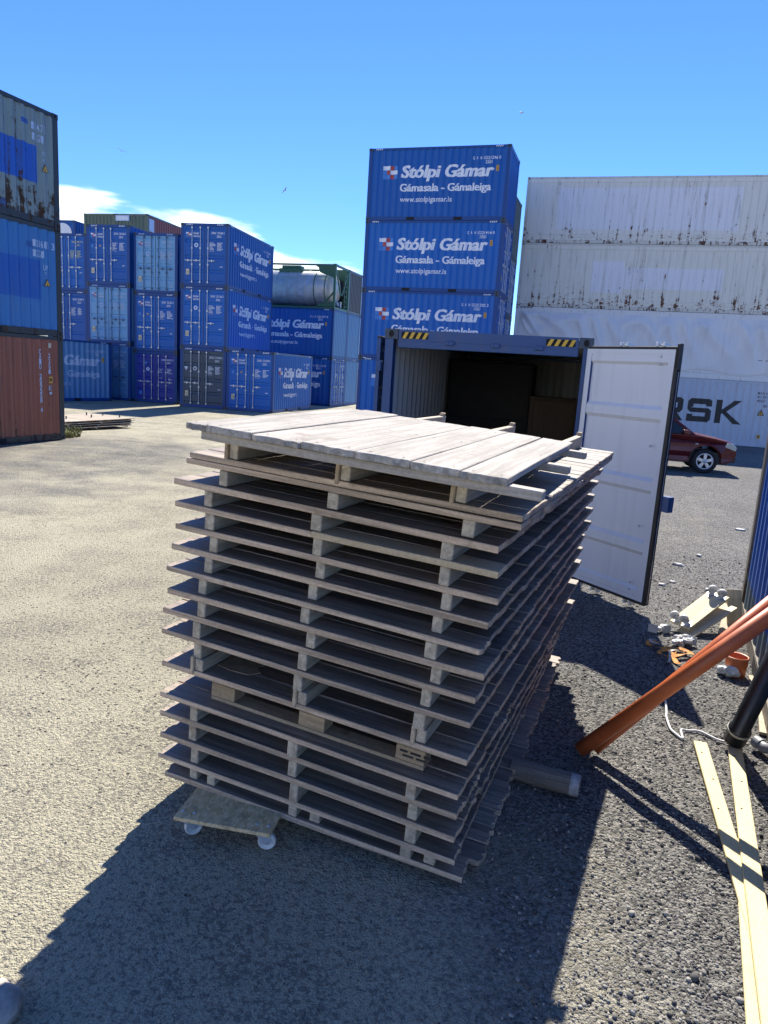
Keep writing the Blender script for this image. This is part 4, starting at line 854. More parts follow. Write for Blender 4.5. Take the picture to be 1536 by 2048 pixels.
# loose platform on top: broad bleached planks on cross beams
o, e, n, u = frame_of(.448, 2.626, 1.999, -.377, TE - .008, TN + .002); W, L = 1.454, 1.730; c = o - e * (W / 2) + n * (L / 2) - u * .031
t = empty('top_platform', mat=mat_of(c, e, n, u)); tag(t, 'loose platform of broad sun bleached planks lying on top of the tall stack', 'wooden panel')
r = random.Random(5)
xsb = [0, .105, .345, .58, .825, 1.065, 1.268, 1.454]
for a, b in zip(xsb[:-1], xsb[1:]):
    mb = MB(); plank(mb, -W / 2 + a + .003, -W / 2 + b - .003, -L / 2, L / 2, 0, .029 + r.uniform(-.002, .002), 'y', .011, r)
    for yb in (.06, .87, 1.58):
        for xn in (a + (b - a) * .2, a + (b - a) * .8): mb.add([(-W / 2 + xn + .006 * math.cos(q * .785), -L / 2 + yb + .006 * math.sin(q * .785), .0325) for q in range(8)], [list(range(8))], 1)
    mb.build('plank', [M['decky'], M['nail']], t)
for y, x0, x1 in ((.03, .07, .13), (.84, .03, .11), (1.55, .03, .10)):
    mb = MB(); mb.box(-W / 2 + x0, W / 2 + x1, -L / 2 + y, -L / 2 + y + .068, -.040, -.002); mb.build('cross_beam', M['beamx'], t, bevel=.004)
mb = MB()
for x in (-W / 2 + .14, -W / 2 + .70, W / 2 - .12): mb.box(x, x + .07, -L / 2 + .22, L / 2 - .2, -.038, -.003)
mb.build('batten', M['runner'], t, bevel=.003)

# ------------------------------------------------------------------ what carries the stack
M['osb'] = None; M['greypl'] = plain('grey_plastic', (0.22, 0.23, 0.24), .45, 0, .1)
def osb():
    nt = NT('strand_board'); c0 = nt.co((95, 38, 60)); v = nt.voro(c0, 1.0, 'Color'); nz = nt.noise(nt.co(), 14, 5, .6); g = nt.sep(v)['X']
    cc = nt.mix(nt.rng(g, 0, 1, 0, 1, False), (0.50, 0.36, 0.17), (0.72, 0.57, 0.33)); cc = nt.mix(nt.rng(nz, .5, .7, 0, .5), cc, (0.16, 0.145, 0.10)); nt.bump(g, .3, .003); return nt.done(cc, .75, 0, .3)
M['osb'] = osb(); M['nylon'] = plain('white_nylon', (0.58, 0.58, 0.55), .45, 0, .1); M['newply'] = wood('new_plywood', (0.64, 0.53, 0.32), 'x', 16, .18, .6, island=.05)
def castor(parent, x, y, ang, flip=1):
    c = link('castor', cached('fork', lambda: fork()), parent, mat=Matrix.Translation((x, y, 0)) @ Matrix.Rotation(ang, 4, 'Z'))
    link('wheel', cached('cwheel', lambda: cwheel()), c, (.022, 0, -.0635)); return c
def fork():
    mb = MB(); mb.box(-.045, .045, -.04, .04, -.004, -.0005); mb.lathe([(0, -.022), (.028, -.022), (.03, -.004), (0, -.004)], 14)
    for s in (-1, 1): mb.prism([(-.03, -.02), (.03, -.02), (.036, -.071), (.008, -.071)], s * .021 - .0015, s * .021 + .0015, 'y')
    mb.box(-.03, .03, -.022, .022, -.024, -.020); mb.tube([(.022, -.028, -.0635), (.022, .028, -.0635)], .006, 8); return mb.mesh('castor', M['galv'])
def cwheel():
    mb = MB(); mb.lathe([(.012, -.016), (.016, -.016), (.018, -.006), (.030, -.006), (.034, -.015), (.042, -.015), (.045, -.008), (.045, .008), (.042, .015), (.034, .015), (.030, .006), (.018, .006), (.016, .016), (.012, .016)], 26, 0, 'y'); mb.lathe([(0, -.0175), (.013, -.0165), (.013, .0165), (0, .0175)], 12, 1, 'y'); return mb.mesh('wheel', [M['nylon'], M['greypl']])
def dolly(name, label, mat, w=.50, d=.58, top=None, group=None, angs=(40, 12, 190, 240)):
    t = empty(name, mat=mat); tag(t, label, 'dolly', group); mb = MB(); mb.box(-w / 2, w / 2, -d / 2, d / 2, 0, .020); mb.build('board', top or M['osb'], t, bevel=.002)
    for x in (-1, 1):
        for y in (-1, 1): castor(t, x * (w / 2 - .055), y * (d / 2 - .06), R(angs[(x > 0) + 2 * (y > 0)]))
    mb = MB()
    for x in (-1, 1):
        for y in (-1, 1):
            for q in (-.03, .03): mb.lathe([(0, .0235), (.008, .0225), (.010, .0203)], 10, 0, 'z', (x * (w / 2 - .055) + q, y * (d / 2 - .06), 0))
    mb.build('bolt', M['galv'], t); return t
a = Vector((-.947, 3.192, 0)); b = Vector((-.455, 3.104, 0)); ed = (b - a).normalized(); nd = Vector((-ed.y, ed.x, 0)); cd = (a + b) / 2 + nd * .29
dolly('wheeled_dolly', 'wheeled dolly of strand board carrying the left end of the tall stack', Matrix.Translation((cd.x, cd.y, .1085)) @ Matrix.Rotation(math.atan2(ed.y, ed.x), 4, 'Z'))
M['log'] = wood('grey_log', (0.20, 0.18, 0.155), 'x', 24, .4, .85, island=.02); M['pale'] = plain('pale_cut_end', (0.34, 0.35, 0.36), .8, 0, .3, 30)
ld = Vector((-.377, .156, 0)).normalized(); mb = MB(); mb.tube([(-.0, 0, 0), (.05, 0, 0), (.2, .003, 0), (.32, -.002, .001), (.40, 0, 0)], [.063, .0645, .064, .064, .063], 22, 0)
for i, m_ in enumerate(mb.m):
    if i < 22 or len(mb.f[i]) > 4: mb.m[i] = 1
tag(mb.build('log', [M['log'], M['pale']], mat=Matrix.Translation((1.235, 3.812, .060)) @ Matrix.Rotation(math.atan2(ld.y, ld.x), 4, 'Z')), 'round grey log with a pale cut end sticking out from under the tall stack', 'log')

# ------------------------------------------------------------------ pipes, boards and litter on the right
def pipe_mat(name, col, rough=.38):
    return plain(name, col, rough, 0, .16, 5)
M['opipe'] = pipe_mat('orange_sewer_pipe', (0.54, 0.135, 0.042), .45); M['bpipe'] = pipe_mat('dark_pipe', (0.016, 0.019, 0.021), .36); M['redpl'] = plain('red_plastic', (0.42, 0.035, 0.03), .4, 0, .1)
def pipe(name, label, a, b, r, mat, cat='pipe', group=None, socket=0.0):
    a, b = Vector(a), Vector(b); d = (b - a); L = d.length; mb = MB()
    prof = [(r * .92, .02), (r * .92, 0), (r, 0), (r, L), (r * .92, L), (r * .92, L - .02)]
    if socket: prof = [(r * .97, .03), (r * 1.05, 0), (r * 1.13, 0), (r * 1.13, socket * .88), (r * 1.17, socket * .9), (r * 1.17, socket), (r, socket + .006), (r, L), (r * .92, L), (r * .92, L - .02)]
    mb.lathe(prof, 32)
    mb.add([(r * .9 * math.cos(k * math.pi / 8), r * .9 * math.sin(k * math.pi / 8), .018) for k in range(16)], [list(range(16))], 1)
    mb.add([(r * .9 * math.cos(k * math.pi / 8), r * .9 * math.sin(k * math.pi / 8), L - .018) for k in range(16)], [list(range(16))], 1)
    return tag(mb.build(name, [mat, M['black']], mat=Matrix.Translation(a) @ d.to_track_quat('Z', 'Y').to_matrix().to_4x4(), fix=False), label, cat, group)
pa = Vector((1.352, 4.243, .056)); pd = Vector((.8455, -.372, 1.085))
pipe('plastic_pipe', 'front orange plastic pipe leaning up to the right, its foot in the stack shadow', pa, pa + pd * 1.25, .046, M['opipe'], group='orange pipes leaning on the blue container')
pb = Vector((1.455, 4.290, .052)); pdb = Vector((.862, -.210, 1.110)); pipe('plastic_pipe', 'orange plastic pipe lying just behind the front one, foot further right', pb, pb + pdb * 1.15, .0455, M['opipe'], group='orange pipes leaning on the blue container')
fp = [o for o in bpy.data.objects if o.name == 'plastic_pipe'][0]; mi = fp.matrix_world.inverted(); cl = mi @ Vector((0, 0, CAMH)); ca = math.atan2(cl.y, cl.x); mb = MB(); r = random.Random(3)
for z0 in (.55, .95, 1.35):
    for q in range(9):
        z = z0 + q * .013; h = .0035 if q % 3 else .0055
        mb.add([(.0467 * math.cos(ca + d), .0467 * math.sin(ca + d), z + e_) for d, e_ in ((-.10, 0), (.06, 0), (.06, h), (-.10, h))], [(0, 1, 2, 3)])
mb.build('printing', M['ink'], fp, fix=False)
ka = Vector((2.462, 4.50, .058)); kd = Vector((2.478, 4.27, .655)) - ka; pp = pipe('plastic_pipe', 'dark plastic pipe with a collar at its foot, leaning beside the yellow boards', ka, ka + kd * 1.62, .062, M['bpipe'], socket=.115)
M['cream2'] = plain('pale_seal', (0.45, 0.44, 0.36), .5, 0, .1)
mb = MB(); mb.lathe([(.0735, .088), (.0765, .088), (.0765, .104), (.0735, .104)], 32); mb.build('seal_ring', M['cream2'], pp, fix=False)
M['yply'] = wood('new_yellow_board', (0.68, 0.575, 0.315), 'x', 18, .14, .6, knots=.7, island=.05)
def board(label, a, b, w, th, z, holes=3):
    a, b = Vector((*a, 0)), Vector((*b, 0)); d = b - a; L = d.length; mb = MB(); mb.box(0, L, -w / 2, w / 2, 0, th)
    o = mb.build('board', M['yply'], bevel=.004, mat=Matrix.Translation((a.x, a.y, z[0])) @ Matrix.Rotation(math.atan2(d.y, d.x), 4, 'Z') @ Matrix.Rotation(-math.atan2(z[1] - z[0], L), 4, 'Y'))
    tag(o, label, 'board', 'new yellow boards lying on the gravel'); mb = MB()
    for k in range(holes): mb.add([(.16 + k * .33 + .007 * math.cos(q * .785), .007 * math.sin(q * .785) + (.01 if k % 2 else -.012), th + .0012) for q in range(8)], [list(range(8))])
    mb.build('screw_hole', M['black'], o, fix=False); return o
board('yellow board under the other one, its top end free on the left', (2.240, 4.513), (1.560, 2.02), .086, .022, (.006, .004))
board('yellow board on top of its neighbour, rounded end below the dark pipe', (2.460, 4.478), (1.46, 2.00), .088, .022, (.006, .040))
board('narrow yellow board mostly hidden under the crossing boards', (2.02, 3.46), (1.395, 2.00), .07, .018, (.004, .003), 0)
M['oldb'] = wood('old_beige_board', (0.42, 0.36, 0.26), 'x', 18, .2, .7, island=.1)
def obar(name, label, p, q, w, h, mat, cat, group=None):
    mb = MB(); p, q = Vector(p), Vector(q); L = (q - p).length; mb.box(0, L, -w / 2, w / 2, -h / 2, h / 2); d = (q - p)
    return tag(mb.build(name, mat, bevel=.002, mat=Matrix.Translation(p) @ Matrix.Rotation(math.atan2(d.y, d.x), 4, 'Z') @ Matrix.Rotation(-math.asin(d.z / L), 4, 'Y')), label, cat, group)
obar('lath', 'thin pale lath leaning against the foot of the blue container', (3.18, 5.60, .01), (3.49, 6.36, .10), .03, .012, M['oldb'], 'lath')
obar('old_board', 'pale grey board on the ground behind the dark pipe', (3.16, 5.50, .014), (2.78, 4.70, .014), .075, .022, M['oldb'], 'board')
obar('old_board', 'second pale board on the ground at the wall behind the dark pipe', (3.20, 5.75, .012), (2.93, 5.08, .012), .05, .02, M['oldb'], 'board')
# upturned dolly on a heap of boards
P0, P1 = Vector((3.02, 6.67, .07)), Vector((3.52, 6.93, .36)); ex = (P1 - P0).normalized(); ey = Vector((-.42, .80, .05)); ey = (ey - ex * ey.dot(ex)).normalized(); ez = ex.cross(ey)
dm = mat_of((P0 + P1) / 2 + ey * .12, ex, -ey, -ez)
dolly('wheeled_dolly', 'upturned dolly of new plywood with four white castors in the air', dm, w=.60, d=.23, top=M['newply'], angs=(222, 48, 238, 62))
obar('plywood_offcut', 'plywood strip lying under the upturned dolly', (3.02, 6.72, .012), (3.53, 6.96, .26), .20, .018, M['newply'], 'plywood')
obar('plywood_offcut', 'plywood offcut standing up against the right end of the upturned dolly', (3.60, 6.92, .02), (3.60, 7.06, .40), .15, .018, M['newply'], 'plywood')
obar('plywood_offcut', 'plywood offcut lying flat at the foot of the beige corner post', (3.46, 6.74, .02), (3.64, 7.06, .10), .20, .018, M['oldb'], 'plywood')
def loose_castor(label, x, y, ang, tilt):
    t = empty('loose_castor', mat=Matrix.Translation((x, y, .05)) @ Matrix.Rotation(ang, 4, 'Z') @ Matrix.Rotation(tilt, 4, 'X')); tag(t, label, 'castor', 'spare castors on the gravel')
    link('fork', cached('fork', lambda: fork()), t); link('wheel', cached('cwheel', lambda: cwheel()), t, (.022, 0, -.0635)); return t
loose_castor('loose white castor at the low left corner of the upturned dolly', 2.84, 6.72, R(20), R(88)); loose_castor('loose white castor furthest left, lying before the upturned dolly', 2.70, 6.72, R(-35), R(82))
loose_castor('loose white castor between the orange straps and the pipes', 2.97, 6.44, R(140), R(95)); loose_castor('loose white castor beside the paper ball near the straps', 2.86, 6.36, R(60), R(80))
def blob(name, label, cat, loc, s, mat, seed, rough=.3, sub=3, group=None, flat=True):
    bm = bmesh.new(); bmesh.ops.create_icosphere(bm, subdivisions=sub, radius=1.0); r = np.random.default_rng(seed); K = r.normal(0, 1, (9, 3)) * 2.2; ph = r.uniform(0, 6.28, 9)
    for v in bm.verts:
        p = np.array(v.co); f = 1 + rough * float(np.sum(np.sin(K @ p * 1.6 + ph)) / 9 * 1.8); v.co = Vector((p[0] * f * s[0], p[1] * f * s[1], max(p[2] * f, -.75) * s[2]))
    me = bpy.data.meshes.new(name); bm.to_mesh(me); bm.free(); me.materials.append(mat); me.polygons.foreach_set('use_smooth', [not flat] * len(me.polygons))
    return tag(link(name, me, None, loc), label, cat, group)
M['film'] = plain('white_plastic_film', (0.62, 0.66, 0.64), .25, 0, .2, 20); M['paper'] = plain('white_paper', (0.50, 0.49, 0.46), .7, 0, .1)
blob('plastic_bag', 'crumpled whitish plastic bag leaning on the orange pipe fitting', 'plastic bag', (3.00, 5.765, .045), (.085, .065, .06), M['film'], 3, .5)
blob('paper_ball', 'crumpled white paper lying between the straps and the plywood', 'paper', (2.905, 6.50, .03), (.07, .06, .042), M['paper'], 8, .5)
t = empty('pipe_fitting', (3.075, 5.79, 0), 0); tag(t, 'short orange pipe coupling standing on the gravel', 'pipe fitting')
mb = MB(); mb.lathe([(.070, .006), (.075, 0), (.081, 0), (.082, .075), (.088, .10), (.090, .165), (.087, .172), (.082, .168), (.080, .105), (.074, .08)], 36); mb.build('sleeve', M['opipe'], t, fix=False)
mb = MB(); mb.lathe([(.0815, .160), (.0905, .160), (.0915, .170), (.0885, .1745), (.0815, .170)], 36); mb.build('rim', plain('orange_rim', (0.58, 0.20, 0.09), .4), t, fix=False)
M['strap'] = plain('orange_strap', (0.62, 0.24, 0.03), .7, 0, .2, 30); M['cord'] = plain('white_cord', (0.60, 0.61, 0.60), .6, 0, .1)
def smooth(pts, n=6):
    pts = [Vector(p) for p in pts]; out = []
    for i in range(len(pts) - 1):
        p0, p1, p2, p3 = pts[max(i - 1, 0)], pts[i], pts[i + 1], pts[min(i + 2, len(pts) - 1)]
        for k in range(n): t_ = k / n; out.append(.5 * ((2 * p1) + (-p0 + p2) * t_ + (2 * p0 - 5 * p1 + 4 * p2 - p3) * t_ ** 2 + (-p0 + 3 * p1 - 3 * p2 + p3) * t_ ** 3))
    return out + [pts[-1]]
def ribbon(mb, pts, w, m=0):
    P = smooth(pts); v = []
    for i, p in enumerate(P):
        d = (P[min(i + 1, len(P) - 1)] - P[max(i - 1, 0)]); s_ = Vector((-d.y, d.x, .4 * math.sin(i * .7) * d.length)).normalized(); v += [p - s_ * w / 2, p + s_ * w / 2]
    n = len(P); v2 = [q + Vector((0, 0, .003)) for q in v]
    f = [(2 * i, 2 * i + 1, 2 * i + 3, 2 * i + 2) for i in range(n - 1)]; mb.add(v2, f, m); mb.add(v, [q[::-1] for q in f], m)
mb = MB(); ribbon(mb, [(2.70, 6.30, .02), (2.58, 6.42, .03), (2.53, 6.34, .02), (2.62, 6.25, .03), (2.78, 6.28, .02), (2.83, 6.20, .02)], .035); ribbon(mb, [(2.83, 6.20, .03), (2.62, 6.17, .04), (2.545, 6.12, .03), (2.60, 6.05, .03), (2.76, 6.10, .04), (2.86, 6.16, .03), (2.74, 6.20, .05), (2.66, 6.08, .03), (2.64, 5.95, .015), (2.70, 5.90, .015)], .04)
mb.build('strap_loop', M['strap'], fix=False); s_ = bpy.data.objects['strap_loop']; s_.name = 'ratchet_strap'; tag(s_, 'tangled orange ratchet strap lying on the gravel by the castors', 'strap')
mb = MB(); ribbon(mb, [(2.66, 6.34, .045), (2.56, 6.39, .055), (2.56, 6.32, .05), (2.68, 6.27, .05)], .018); ribbon(mb, [(2.80, 6.14, .055), (2.64, 6.10, .065), (2.60, 6.0, .03), (2.56, 5.93, .02)], .02); mb.build('pale_webbing', M['cream2'], s_, fix=False)
mb = MB(); mb.tube(smooth([(2.27, 5.25, .006), (2.235, 5.12, .012), (2.185, 4.97, .006), (2.15, 4.88, .012), (2.118, 4.72, .006), (2.120, 4.645, .01), (2.148, 4.575, .006), (2.182, 4.69, .012), (2.235, 4.70, .006), (2.316, 4.69, .01), (2.39, 4.60, .006), (2.43, 4.565, .01)]), .009, 6)
tag(mb.build('cord', M['cord']), 'white cord trailing over the gravel from the orange pipes to the dark pipe', 'cord')
t = empty('pipe_bend', (2.615, 4.50, 0), R(285)); tag(t, 'grey pipe bend with a red end at the foot of the blue container', 'pipe fitting')
mb = MB(); mb.tube([(0, 0, .055), (.07, 0, .05), (.13, .01, .07), (.16, .02, .13)], .036, 18, 0, False); mb.tube([(-.012, 0, .055), (.04, 0, .053)], .042, 18, 0, False); mb.build('bend', M['greypl'], t, fix=False)
mb = MB(); mb.tube([(.158, .02, .125), (.168, .023, .155)], .039, 18); mb.build('cap', M['redpl'], t)
# scraps of white litter beyond the open door
r = random.Random(12)
for k, (x, y, s) in enumerate(((4.06, 9.57, .14), (3.64, 8.65, .07), (3.45, 8.50, .08), (4.62, 10.2, .10), (3.97, 8.40, .07), (6.27, 12.4, .16))):
    s *= .8; mb = MB(); n = 7; pts = [(s * r.uniform(.55, 1.1) * math.cos(2 * math.pi * i / n), s * .6 * r.uniform(.5, 1.1) * math.sin(2 * math.pi * i / n)) for i in range(n)]
    top = [(a * .8, b * .8, .012 + s * r.uniform(0, .12)) for a, b in pts]; mb.add([(a, b, .002) for a, b in pts] + top, [list(range(n))[::-1], list(range(n, 2 * n))] + [(i, (i + 1) % n, n + (i + 1) % n, n + i) for i in range(n)])
    tag(mb.build('paper_scrap', M['paper'], loc=(x, y, .004), mat=None), 'dirty white scrap trodden into the gravel beyond the open door', 'litter', 'white scraps on the gravel').rotation_euler = (0, 0, r.uniform(0, 6))
M['rock'] = plain('pale_stone', (0.36, 0.31, 0.265), .85, 0, .35, 9); blob('stone', 'pale rounded stone at the lower left corner of the yard', 'stone', (-1.275, 2.155, .035), (.085, .11, .075), M["rock"], 5, .18, 3, None, True)

# ------------------------------------------------------------------ flat panels and weeds by the left pile
ef = Vector((.385, .923, 0)).normalized(); nf = Vector((-ef.y, ef.x, 0)); yf = math.atan2(ef.y, ef.x)
M['decks'] = wood('bleached_panel_board', (0.42, 0.37, 0.30), 'y', 18, .25, .85, island=.12)
z = .085 
for k, lab in enumerate(('lowest old panel of the low stack beside the rusty red container', 'second old panel of the low stack beside the rusty red container', 'third old panel of the low stack beside the rusty red container', 'topmost bleached panel of the low stack, short dark pegs standing on it')):
    r = random.Random(70 + k); L, W = 3.0, 1.9; cpos = Vector((-8.28, 23.5, 0)) - ef * (L / 2 + r.uniform(-.05, .25)) + nf * (W / 2 + r.uniform(-.1, .12))
    t = empty('flat_panel', (cpos.x, cpos.y, z), yf + R(r.uniform(-2, 2))); tag(t, lab, 'wooden panel', 'flat panels stacked low by the red container')
    for x in (-L / 2 + .15, 0, L / 2 - .2): mb = MB(); mb.box(x, x + .06, -W / 2 + .02, W / 2 - .02, 0, .038); mb.build('runner', M['runner'], t)
    mb = MB(); n = 18
    for q in range(n): plank(mb, -L / 2 + q * L / n + .002, -L / 2 + (q + 1) * L / n - .002, -W / 2, W / 2, .039, .062, 'y', .012, r)
    mb.build('deck', M['decks'], t)
    if k == 3:
        for (x, y) in ((1.25, -.55), (.4, -.2), (-.7, -.3), (1.3, .2), (.9, .5)): mb = MB(); mb.tube([(x, y, .063), (x, y, .155)], .02, 8); mb.build('peg', M['frame_dark'], t)
    z += .0655
M['grassblade'] = plain('dry_grass', (0.20, 0.20, 0.055), .7, 0, .35, 3); M['grassg'] = plain('green_weed', (0.07, 0.11, 0.03), .7, 0, .3, 3)
def tuft(name, label, cx_, cy_, n, h, spread, mats, seed):
    mb = MB(); r = random.Random(seed); gh = float(gz(cx_, cy_)) - .01
    for i in range(n):
        a, d = r.uniform(0, 6.28), spread * r.random() ** .6; x, y = cx_ + d * math.cos(a), cy_ + d * math.sin(a) * 1.6; hh = h * r.uniform(.5, 1.1); b = r.uniform(0, 6.28); q = hh * r.uniform(.2, .7); w = .012
        p0, p1, p2 = Vector((x, y, gh)), Vector((x + q * .3 * math.cos(b), y + q * .3 * math.sin(b), gh + hh * .6)), Vector((x + q * math.cos(b), y + q * math.sin(b), gh + hh)); s_ = Vector((-math.sin(b), math.cos(b), 0)) * w
        mb.add([p0 - s_, p0 + s_, p1 + s_ * .8, p1 - s_ * .8, p2], [(0, 1, 2, 3), (3, 2, 4)], 0 if r.random() < .65 else 1)
    return tag(mb.build(name, mats, fix=False), label, 'weeds')
tuft('weed_tuft', 'tuft of yellow green weeds at the foot of the rusty red container', -8.72, 19.45, 300, .17, .30, [M['grassblade'], M['grassg']], 4)
tuft('weed_tuft', 'dark green weeds before the low stack of flat panels', -9.15, 20.7, 160, .20, .26, [M['grassg'], M['grassblade']], 9)

# ------------------------------------------------------------------ tank in its green frame
cT = G0 - eG * 3.029 + nG * (CW / 2); M['gframe'] = paint('green_frame_paint', (0.035, 0.13, 0.06), .2, .3, .2); M['tank'] = plain('brushed_tank_steel', (0.50, 0.50, 0.47), .42, .35, .12, 3)
t = empty('tank_container', (cT.x, cT.y, 2 * HC), YG); tag(t, 'steel tank in a green frame on top of a blue lettered container', 'tank'); H = ST; X, Y = 3.029, CW / 2; mb = MB()
for sx in (-1, 1):
    for sy in (-1, 1):
        mb.box(*sorted((sx * X, sx * (X - .13))), *sorted((sy * Y, sy * (Y - .12))), .12, H - .12)
        mb.bar((sx * (X - .07), sy * (Y - .06), 1.0), (sx * (X - .85), sy * (Y - .06), .16), .09, .09); mb.bar((sx * (X - .07), sy * (Y - .06), 1.75), (sx * (X - .75), sy * (Y - .06), H - .16), .09, .09)
        mb.prism([(sx * (X - .13), .14), (sx * (X - 1.25), .14), (sx * (X - .95), .30), (sx * (X - .13), .42)], *sorted((sy * (Y - .03), sy * (Y - .05))), 'y')
        mb.prism([(sx * (X - .13), H - .10), (sx * (X - 1.35), H - .10), (sx * (X - 1.15), H - .22), (sx * (X - 1.05), H - .50), (sx * (X - .13), H - .80)], *sorted((sy * (Y - .06), sy * (Y - .09))), 'y')
    for z in (.0, H - .14): mb.box(*sorted((sx * (X - .01), sx * (X - .12))), -Y + .17, Y - .17, z + .01, z + .13)
    mb.bar((sx * (X - .06), -Y + .12, H - .15), (sx * (X - .06), -.1, .9), .07, .07); mb.bar((sx * (X - .06), Y - .12, H - .15), (sx * (X - .06), .1, .9), .07, .07)
for sy in (-1, 1):
    for z in (.01, H - .12): mb.box(-X + .18, X - .18, *sorted((sy * (Y - .01), sy * (Y - .10))), z, z + .10)
mb.build('frame', M['gframe'], t)
for sx in (-1, 1):
    for sy in (-1, 1):
        for z in (.059, H - .059): link('corner_casting', casting_mesh(M['gframe']), t, (sx * (X - .086), sy * (Y - .078), z))
mb = MB(); rr = 1.04; zc = 1.24; mb.lathe([(0.0, -2.78), (.35, -2.75), (.7, -2.66), (.92, -2.52), (rr, -2.30), (rr, 2.30), (.92, 2.52), (.7, 2.66), (.35, 2.75), (0.0, 2.78)], 48, 0, 'x', (0, 0, zc)); mb.build('tank_shell', M['tank'], t, fix=True)
for x in (-2.25, -1.55, -.95, -.25, .35, .95, 1.55, 2.25): mb = MB(); mb.lathe([(rr, x - .03), (rr + .025, x - .025), (rr + .025, x + .025), (rr, x + .03)], 48, 0, 'x', (0, 0, zc)); mb.build('band', M['tank'] if abs(x) < 1.5 else M['gframe'], t, fix=False)
mb = MB(); mb.box(-1.0, .55, -.50, .30, zc + rr - .12, zc + rr + .10); mb.box(-.85, .4, -.42, .2, zc + rr + .10, H - .03); mb.build('manway_box', M['gframe'], t, bevel=.02)
mb = MB()
for y in (.50, .85): mb.bar((X - .04, y, .14), (X - .04, y, H - .14), .04, .04)
for i in range(7): mb.bar((X - .04, .50, .3 + i * .3), (X - .04, .85, .3 + i * .3), .03, .03)
mb.build('ladder', M['gframe'], t)
mb = MB(); ft = lambda u, z: (u, -math.sqrt(max(0, (rr + .004) ** 2 - (z - zc) ** 2)), z)
dashes(mb, 1.02, 1.95, 1, ft, 0, .06, .1, 3); dashes(mb, 1.25, 1.96, 1, ft, 0, .05, .1, 8); dashes(mb, 1.0, 1.82, 2, ft, 0, .05, .08, 5); rect(mb, 1.0, 1.22, 1.42, 1.66, ft, 0); rect(mb, 1.36, 1.46, 1.38, 1.66, ft, 0); mb.build('tank_markings', M['palewhite'], t, fix=False)
mb = MB(); mb.tube([(X - .35, -.1, .55), (X - .25, -.1, .40), (X - .2, -.1, .25)], .09, 12); mb.tube([(X - .2, .3, .2), (X - .2, .3, .55)], .07, 12); mb.build('valve', M['galv'], t)

# ------------------------------------------------------------------ red car in front of the white pile
M['carred'] = plain('dark_red_car_paint', (0.105, 0.012, 0.014), .26, .15, .04, 2); M['glass'] = plain('car_glass', (0.02, 0.025, 0.03), .06, 0, .02); M['tyre'] = plain('tyre_rubber', (0.012, 0.012, 0.013), .75, 0, .15); M['alloy'] = plain('alloy', (0.55, 0.56, 0.58), .3, .6, .05); M['lamp'] = plain('headlamp_glass', (0.45, 0.48, 0.44), .1, .1, .1); M['trim'] = plain('black_trim', (0.012, 0.012, 0.013), .5, 0, .1)
def hub():
    mb = MB(); mb.lathe([(0, .03), (.20, .03), (.20, -.02), (.0, -.02)], 24, 0, 'y'); mb.lathe([(.05, -.075), (0, -.08)], 12, 0, 'y'); return mb.mesh('wheel', M['trim'])
def tyre():
    mb = MB(); mb.lathe([(.235, -.085), (.26, -.11), (.32, -.112), (.348, -.09), (.355, -.05), (.355, .05), (.348, .09), (.32, .112), (.26, .11), (.235, .085)], 40, 0, 'y', closed=True); return mb.mesh('tyre', M['tyre'])
def rim():
    mb = MB(); mb.lathe([(.236, -.09), (.222, -.098), (.20, -.085), (.20, .06), (.236, .085)], 40, 0, 'y')
    for i in range(5):
        a = 2 * math.pi * i / 5 + .31; d = Vector((math.cos(a), 0, math.sin(a))); s_ = Vector((-math.sin(a), 0, math.cos(a)))
        P = [d * .04 - s_ * .035, d * .205 - s_ * .05, d * .205 + s_ * .05, d * .04 + s_ * .035]
        mb.add([p + Vector((0, -.088, 0)) for p in P] + [p + Vector((0, -.05, 0)) for p in P], [(0, 1, 2, 3), (7, 6, 5, 4), (0, 4, 5, 1), (1, 5, 6, 2), (2, 6, 7, 3), (3, 7, 4, 0)])
    mb.lathe([(0, -.092), (.055, -.09), (.06, -.05)], 16, 0, 'y'); return mb.mesh('rim', M['alloy'])
wx, wy = 9.22, 20.95; yc = R(-12); cxr, cyr = math.cos(yc), math.sin(yc); AX_F, AX_R, RW = 1.30, -1.34, .355
loc = (wx - AX_F * cxr + -.80 * cyr * -1 * -1, wy - AX_F * cyr + .80 * cxr, 0)
car = empty('car', (loc[0], loc[1], 0), yc); tag(car, 'dark red off road car parked in front of the white containers', 'car')
def arc(cx_, a0, a1, r, n=10): return [(cx_ + r * math.cos(R(a0 + (a1 - a0) * i / n)), RW + .02 + r * math.sin(R(a0 + (a1 - a0) * i / n))) for i in range(n + 1)]
low = [(-2.10, .42)] + arc(AX_R, 190, -10, .44) [0:] + arc(AX_F, 190, -10, .44) + [(2.02, .34), (2.13, .42), (2.17, .58), (2.15, .74), (2.06, .86)]
topc = [(1.98, .915), (1.55, 1.00), (1.05, 1.075), (.92, 1.10), (-1.95, 1.14), (-2.12, 1.02), (-2.16, .7)]
poly = low + topc
def halfw(x, z):
    w = .885
    if x > 1.3: w -= .20 * ((x - 1.3) / .9) ** 2
    if x < -1.6: w -= .10 * ((-1.6 - x) / .6) ** 2
    if z > .82: w -= .085 * ((z - .82) / .3) ** 1.5
    if z < .5: w -= .03
    return w
bm = bmesh.new(); rows = []
for q, s in ((0, -1), (1, -.86), (2, .86), (3, 1)):
    rows.append([bm.verts.new((x, (s if abs(s) < 1 else s) * halfw(x, z) * (1 if abs(s) == 1 else 1), z + (0.0 if abs(s) == 1 else (.03 if z > .8 else 0)))) for x, z in poly])
n = len(poly)
for a, b in zip(rows[:-1], rows[1:]):
    for i in range(n): bm.faces.new((a[i], a[(i + 1) % n], b[(i + 1) % n], b[i]))
